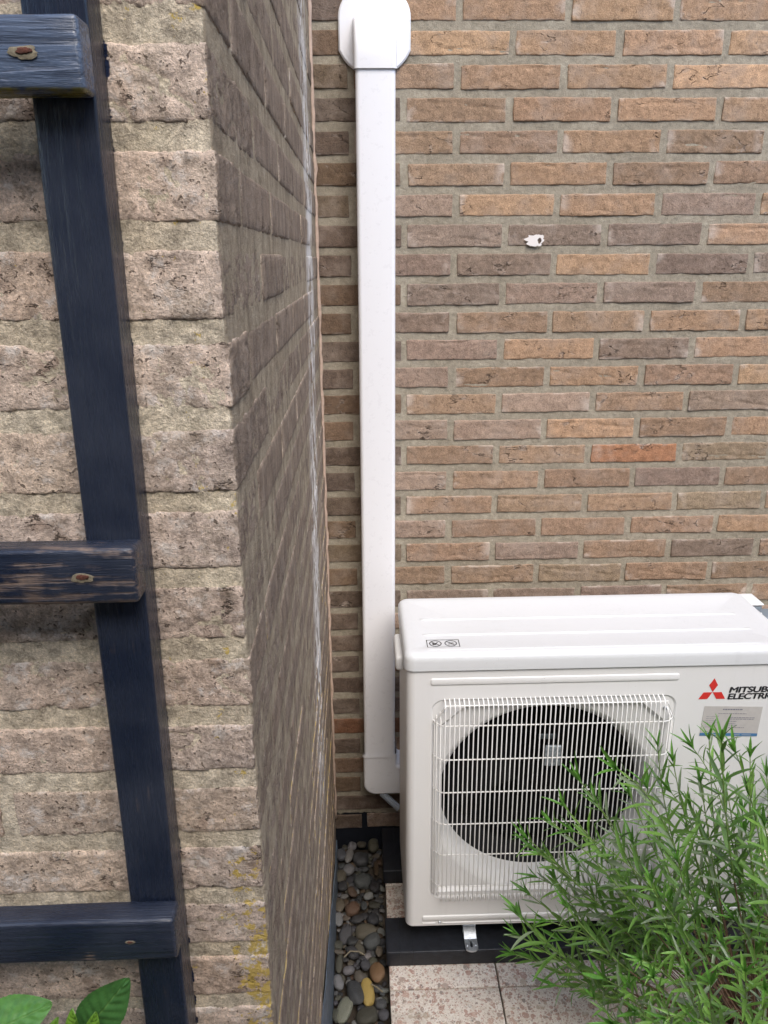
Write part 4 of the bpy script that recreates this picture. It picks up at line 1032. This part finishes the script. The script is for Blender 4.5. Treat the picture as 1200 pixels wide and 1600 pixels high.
tips = [(908,1222),(935,1258),(968,1205),(1000,1182),(1028,1168),(1052,1192),(1085,1172),(1108,1158),(1128,1160),(1150,1178),(1172,1185),(1192,1172),(1198,1215),
        (826,1312),(838,1330),(862,1285),(884,1262),(858,1340),(900,1300),(940,1300),(985,1245),(1012,1235),(1050,1240),(1095,1225),(1135,1230),(1170,1245),
        (816,1432),(828,1398),(842,1372),(870,1375),(905,1350),(950,1350),(990,1320),(1030,1310),(1075,1300),(1120,1300),(1165,1300),(1195,1290),
        (806,1492),(812,1462),(838,1500),(858,1440),(888,1420),(925,1400),(975,1390),(1110,1385),(1150,1370),(1190,1360),
        (845,1480),(880,1470),(870,1540),(905,1520),(955,1470),(1150,1440),(1190,1430),(1180,1490),(1060,1350),(1090,1420),(1130,1340),(1170,1390),(1050,1410),(1020,1380),(1110,1450),(1160,1270),(1080,1260),(1195,1470)]
for q_, (px_, py_) in enumerate(tips):
    if q_ % 8 == 3 and 860 < px_: continue
    yy = rv.uniform(-.74, -.50)
    if px_ < 860: yy = rv.uniform(-.66, -.52)
    tip = ray_at(px_, py_, yy)
    shoot(ROOT + Vector((rv.uniform(-.05, .05), rv.uniform(-.05, .05), 0)), tip, rv.uniform(-.03, .10), rv.uniform(.0, .8), rv.uniform(.050, .074))
for px_, py_, yy in ((930,1560,-.86),(948,1532,-.85),(985,1545,-.88),(1003,1500,-.86),(1022,1530,-.9),(1052,1478,-.82),(1075,1525,-.88),(1000,1585,-.92),(1040,1590,-.95),(1130,1475,-.80),(960,1600,-.93),(1110,1540,-.9),(1165,1520,-.86),(1195,1545,-.88),(1090,1600,-.96)):
    shoot(ROOT + Vector((rv.uniform(-.06, .0), rv.uniform(-.10, -.02), 0)), ray_at(px_, py_, yy), rv.uniform(-.01, .04), rv.uniform(.6, 1.), rv.uniform(.048, .064), .9, .5)
for k_ in range(26):      # the part of the bush to the right of the picture
    a = rv.uniform(-1.2, 1.5); r = rv.uniform(.12, .42)
    shoot(ROOT + Vector((rv.uniform(-.05, .05), rv.uniform(-.05, .05), 0)), ROOT + Vector((abs(math.cos(a)) * r, math.sin(a) * r * .7, rv.uniform(.30, .66))), .02, rv.random() * .7, .045)
# the 300 leaves that show largest are single leaves, the others one mass
def show(it):
    m_, c_, L = it; p = m_.translation; q = pix(p); D = (p - CAM).length
    return L / D if -10 < q[0] < 1210 and q[1] < 1610 else 0
leaves.sort(key=show, reverse=True)
for i, (m_, c_, L) in enumerate(leaves[:300]):
    o = link('leaf', LME[i % 8], None, lav); o.matrix_parent_inverse = LINV; o.matrix_basis = m_; o.color = (*c_, 1)
mb = MB()
for i, (m_, c_, L) in enumerate(leaves[300:]):
    vs_, fs = LVS[i % 8]; mb.add([m_ @ v for v in vs_], fs, 0, c_)
o = mb.build('foliage', M['leaf_t'], lav, 180); o['kind'] = 'stuff'; o.matrix_parent_inverse = LINV
for pts, yo in stems:
    k_ = int(len(pts) * (.62 - .2 * yo))
    o = MB().tube(pts[:k_ + 1], [.0024 - .0010 * i / k_ for i in range(k_ + 1)], 6).build('branch', M['twig'], lav, 60); o.matrix_parent_inverse = LINV
    q = MB().tube(pts[k_:], [.0014 - .0006 * i / (len(pts) - k_) for i in range(len(pts) - k_)], 6).build('stem', M['green'], o, 60)
for k_ in range(46):      # bare dead twigs low in the bush
    a = rv.uniform(1.6, 4.4); p = ROOT + Vector((rv.uniform(-.08, .06), rv.uniform(-.12, .06), 0)); d = Vector((math.cos(a), math.sin(a) * .6, rv.uniform(.25, 1.2))).normalized(); pts = [p]
    for i in range(9): d = (d + noise.noise_vector(p * 9 + Vector((k_, 0, 0))) * .5).normalized(); p = p + d * rv.uniform(.02, .042); p.z = max(p.z, .004); pts.append(p)
    o = MB().tube(pts, [.0019 - .0013 * i / 9 for i in range(10)], 5).build('dead_twig', M['twig'], lav, 60); o.matrix_parent_inverse = LINV
print('leaves', len(leaves), 'objects', len(bpy.data.objects))
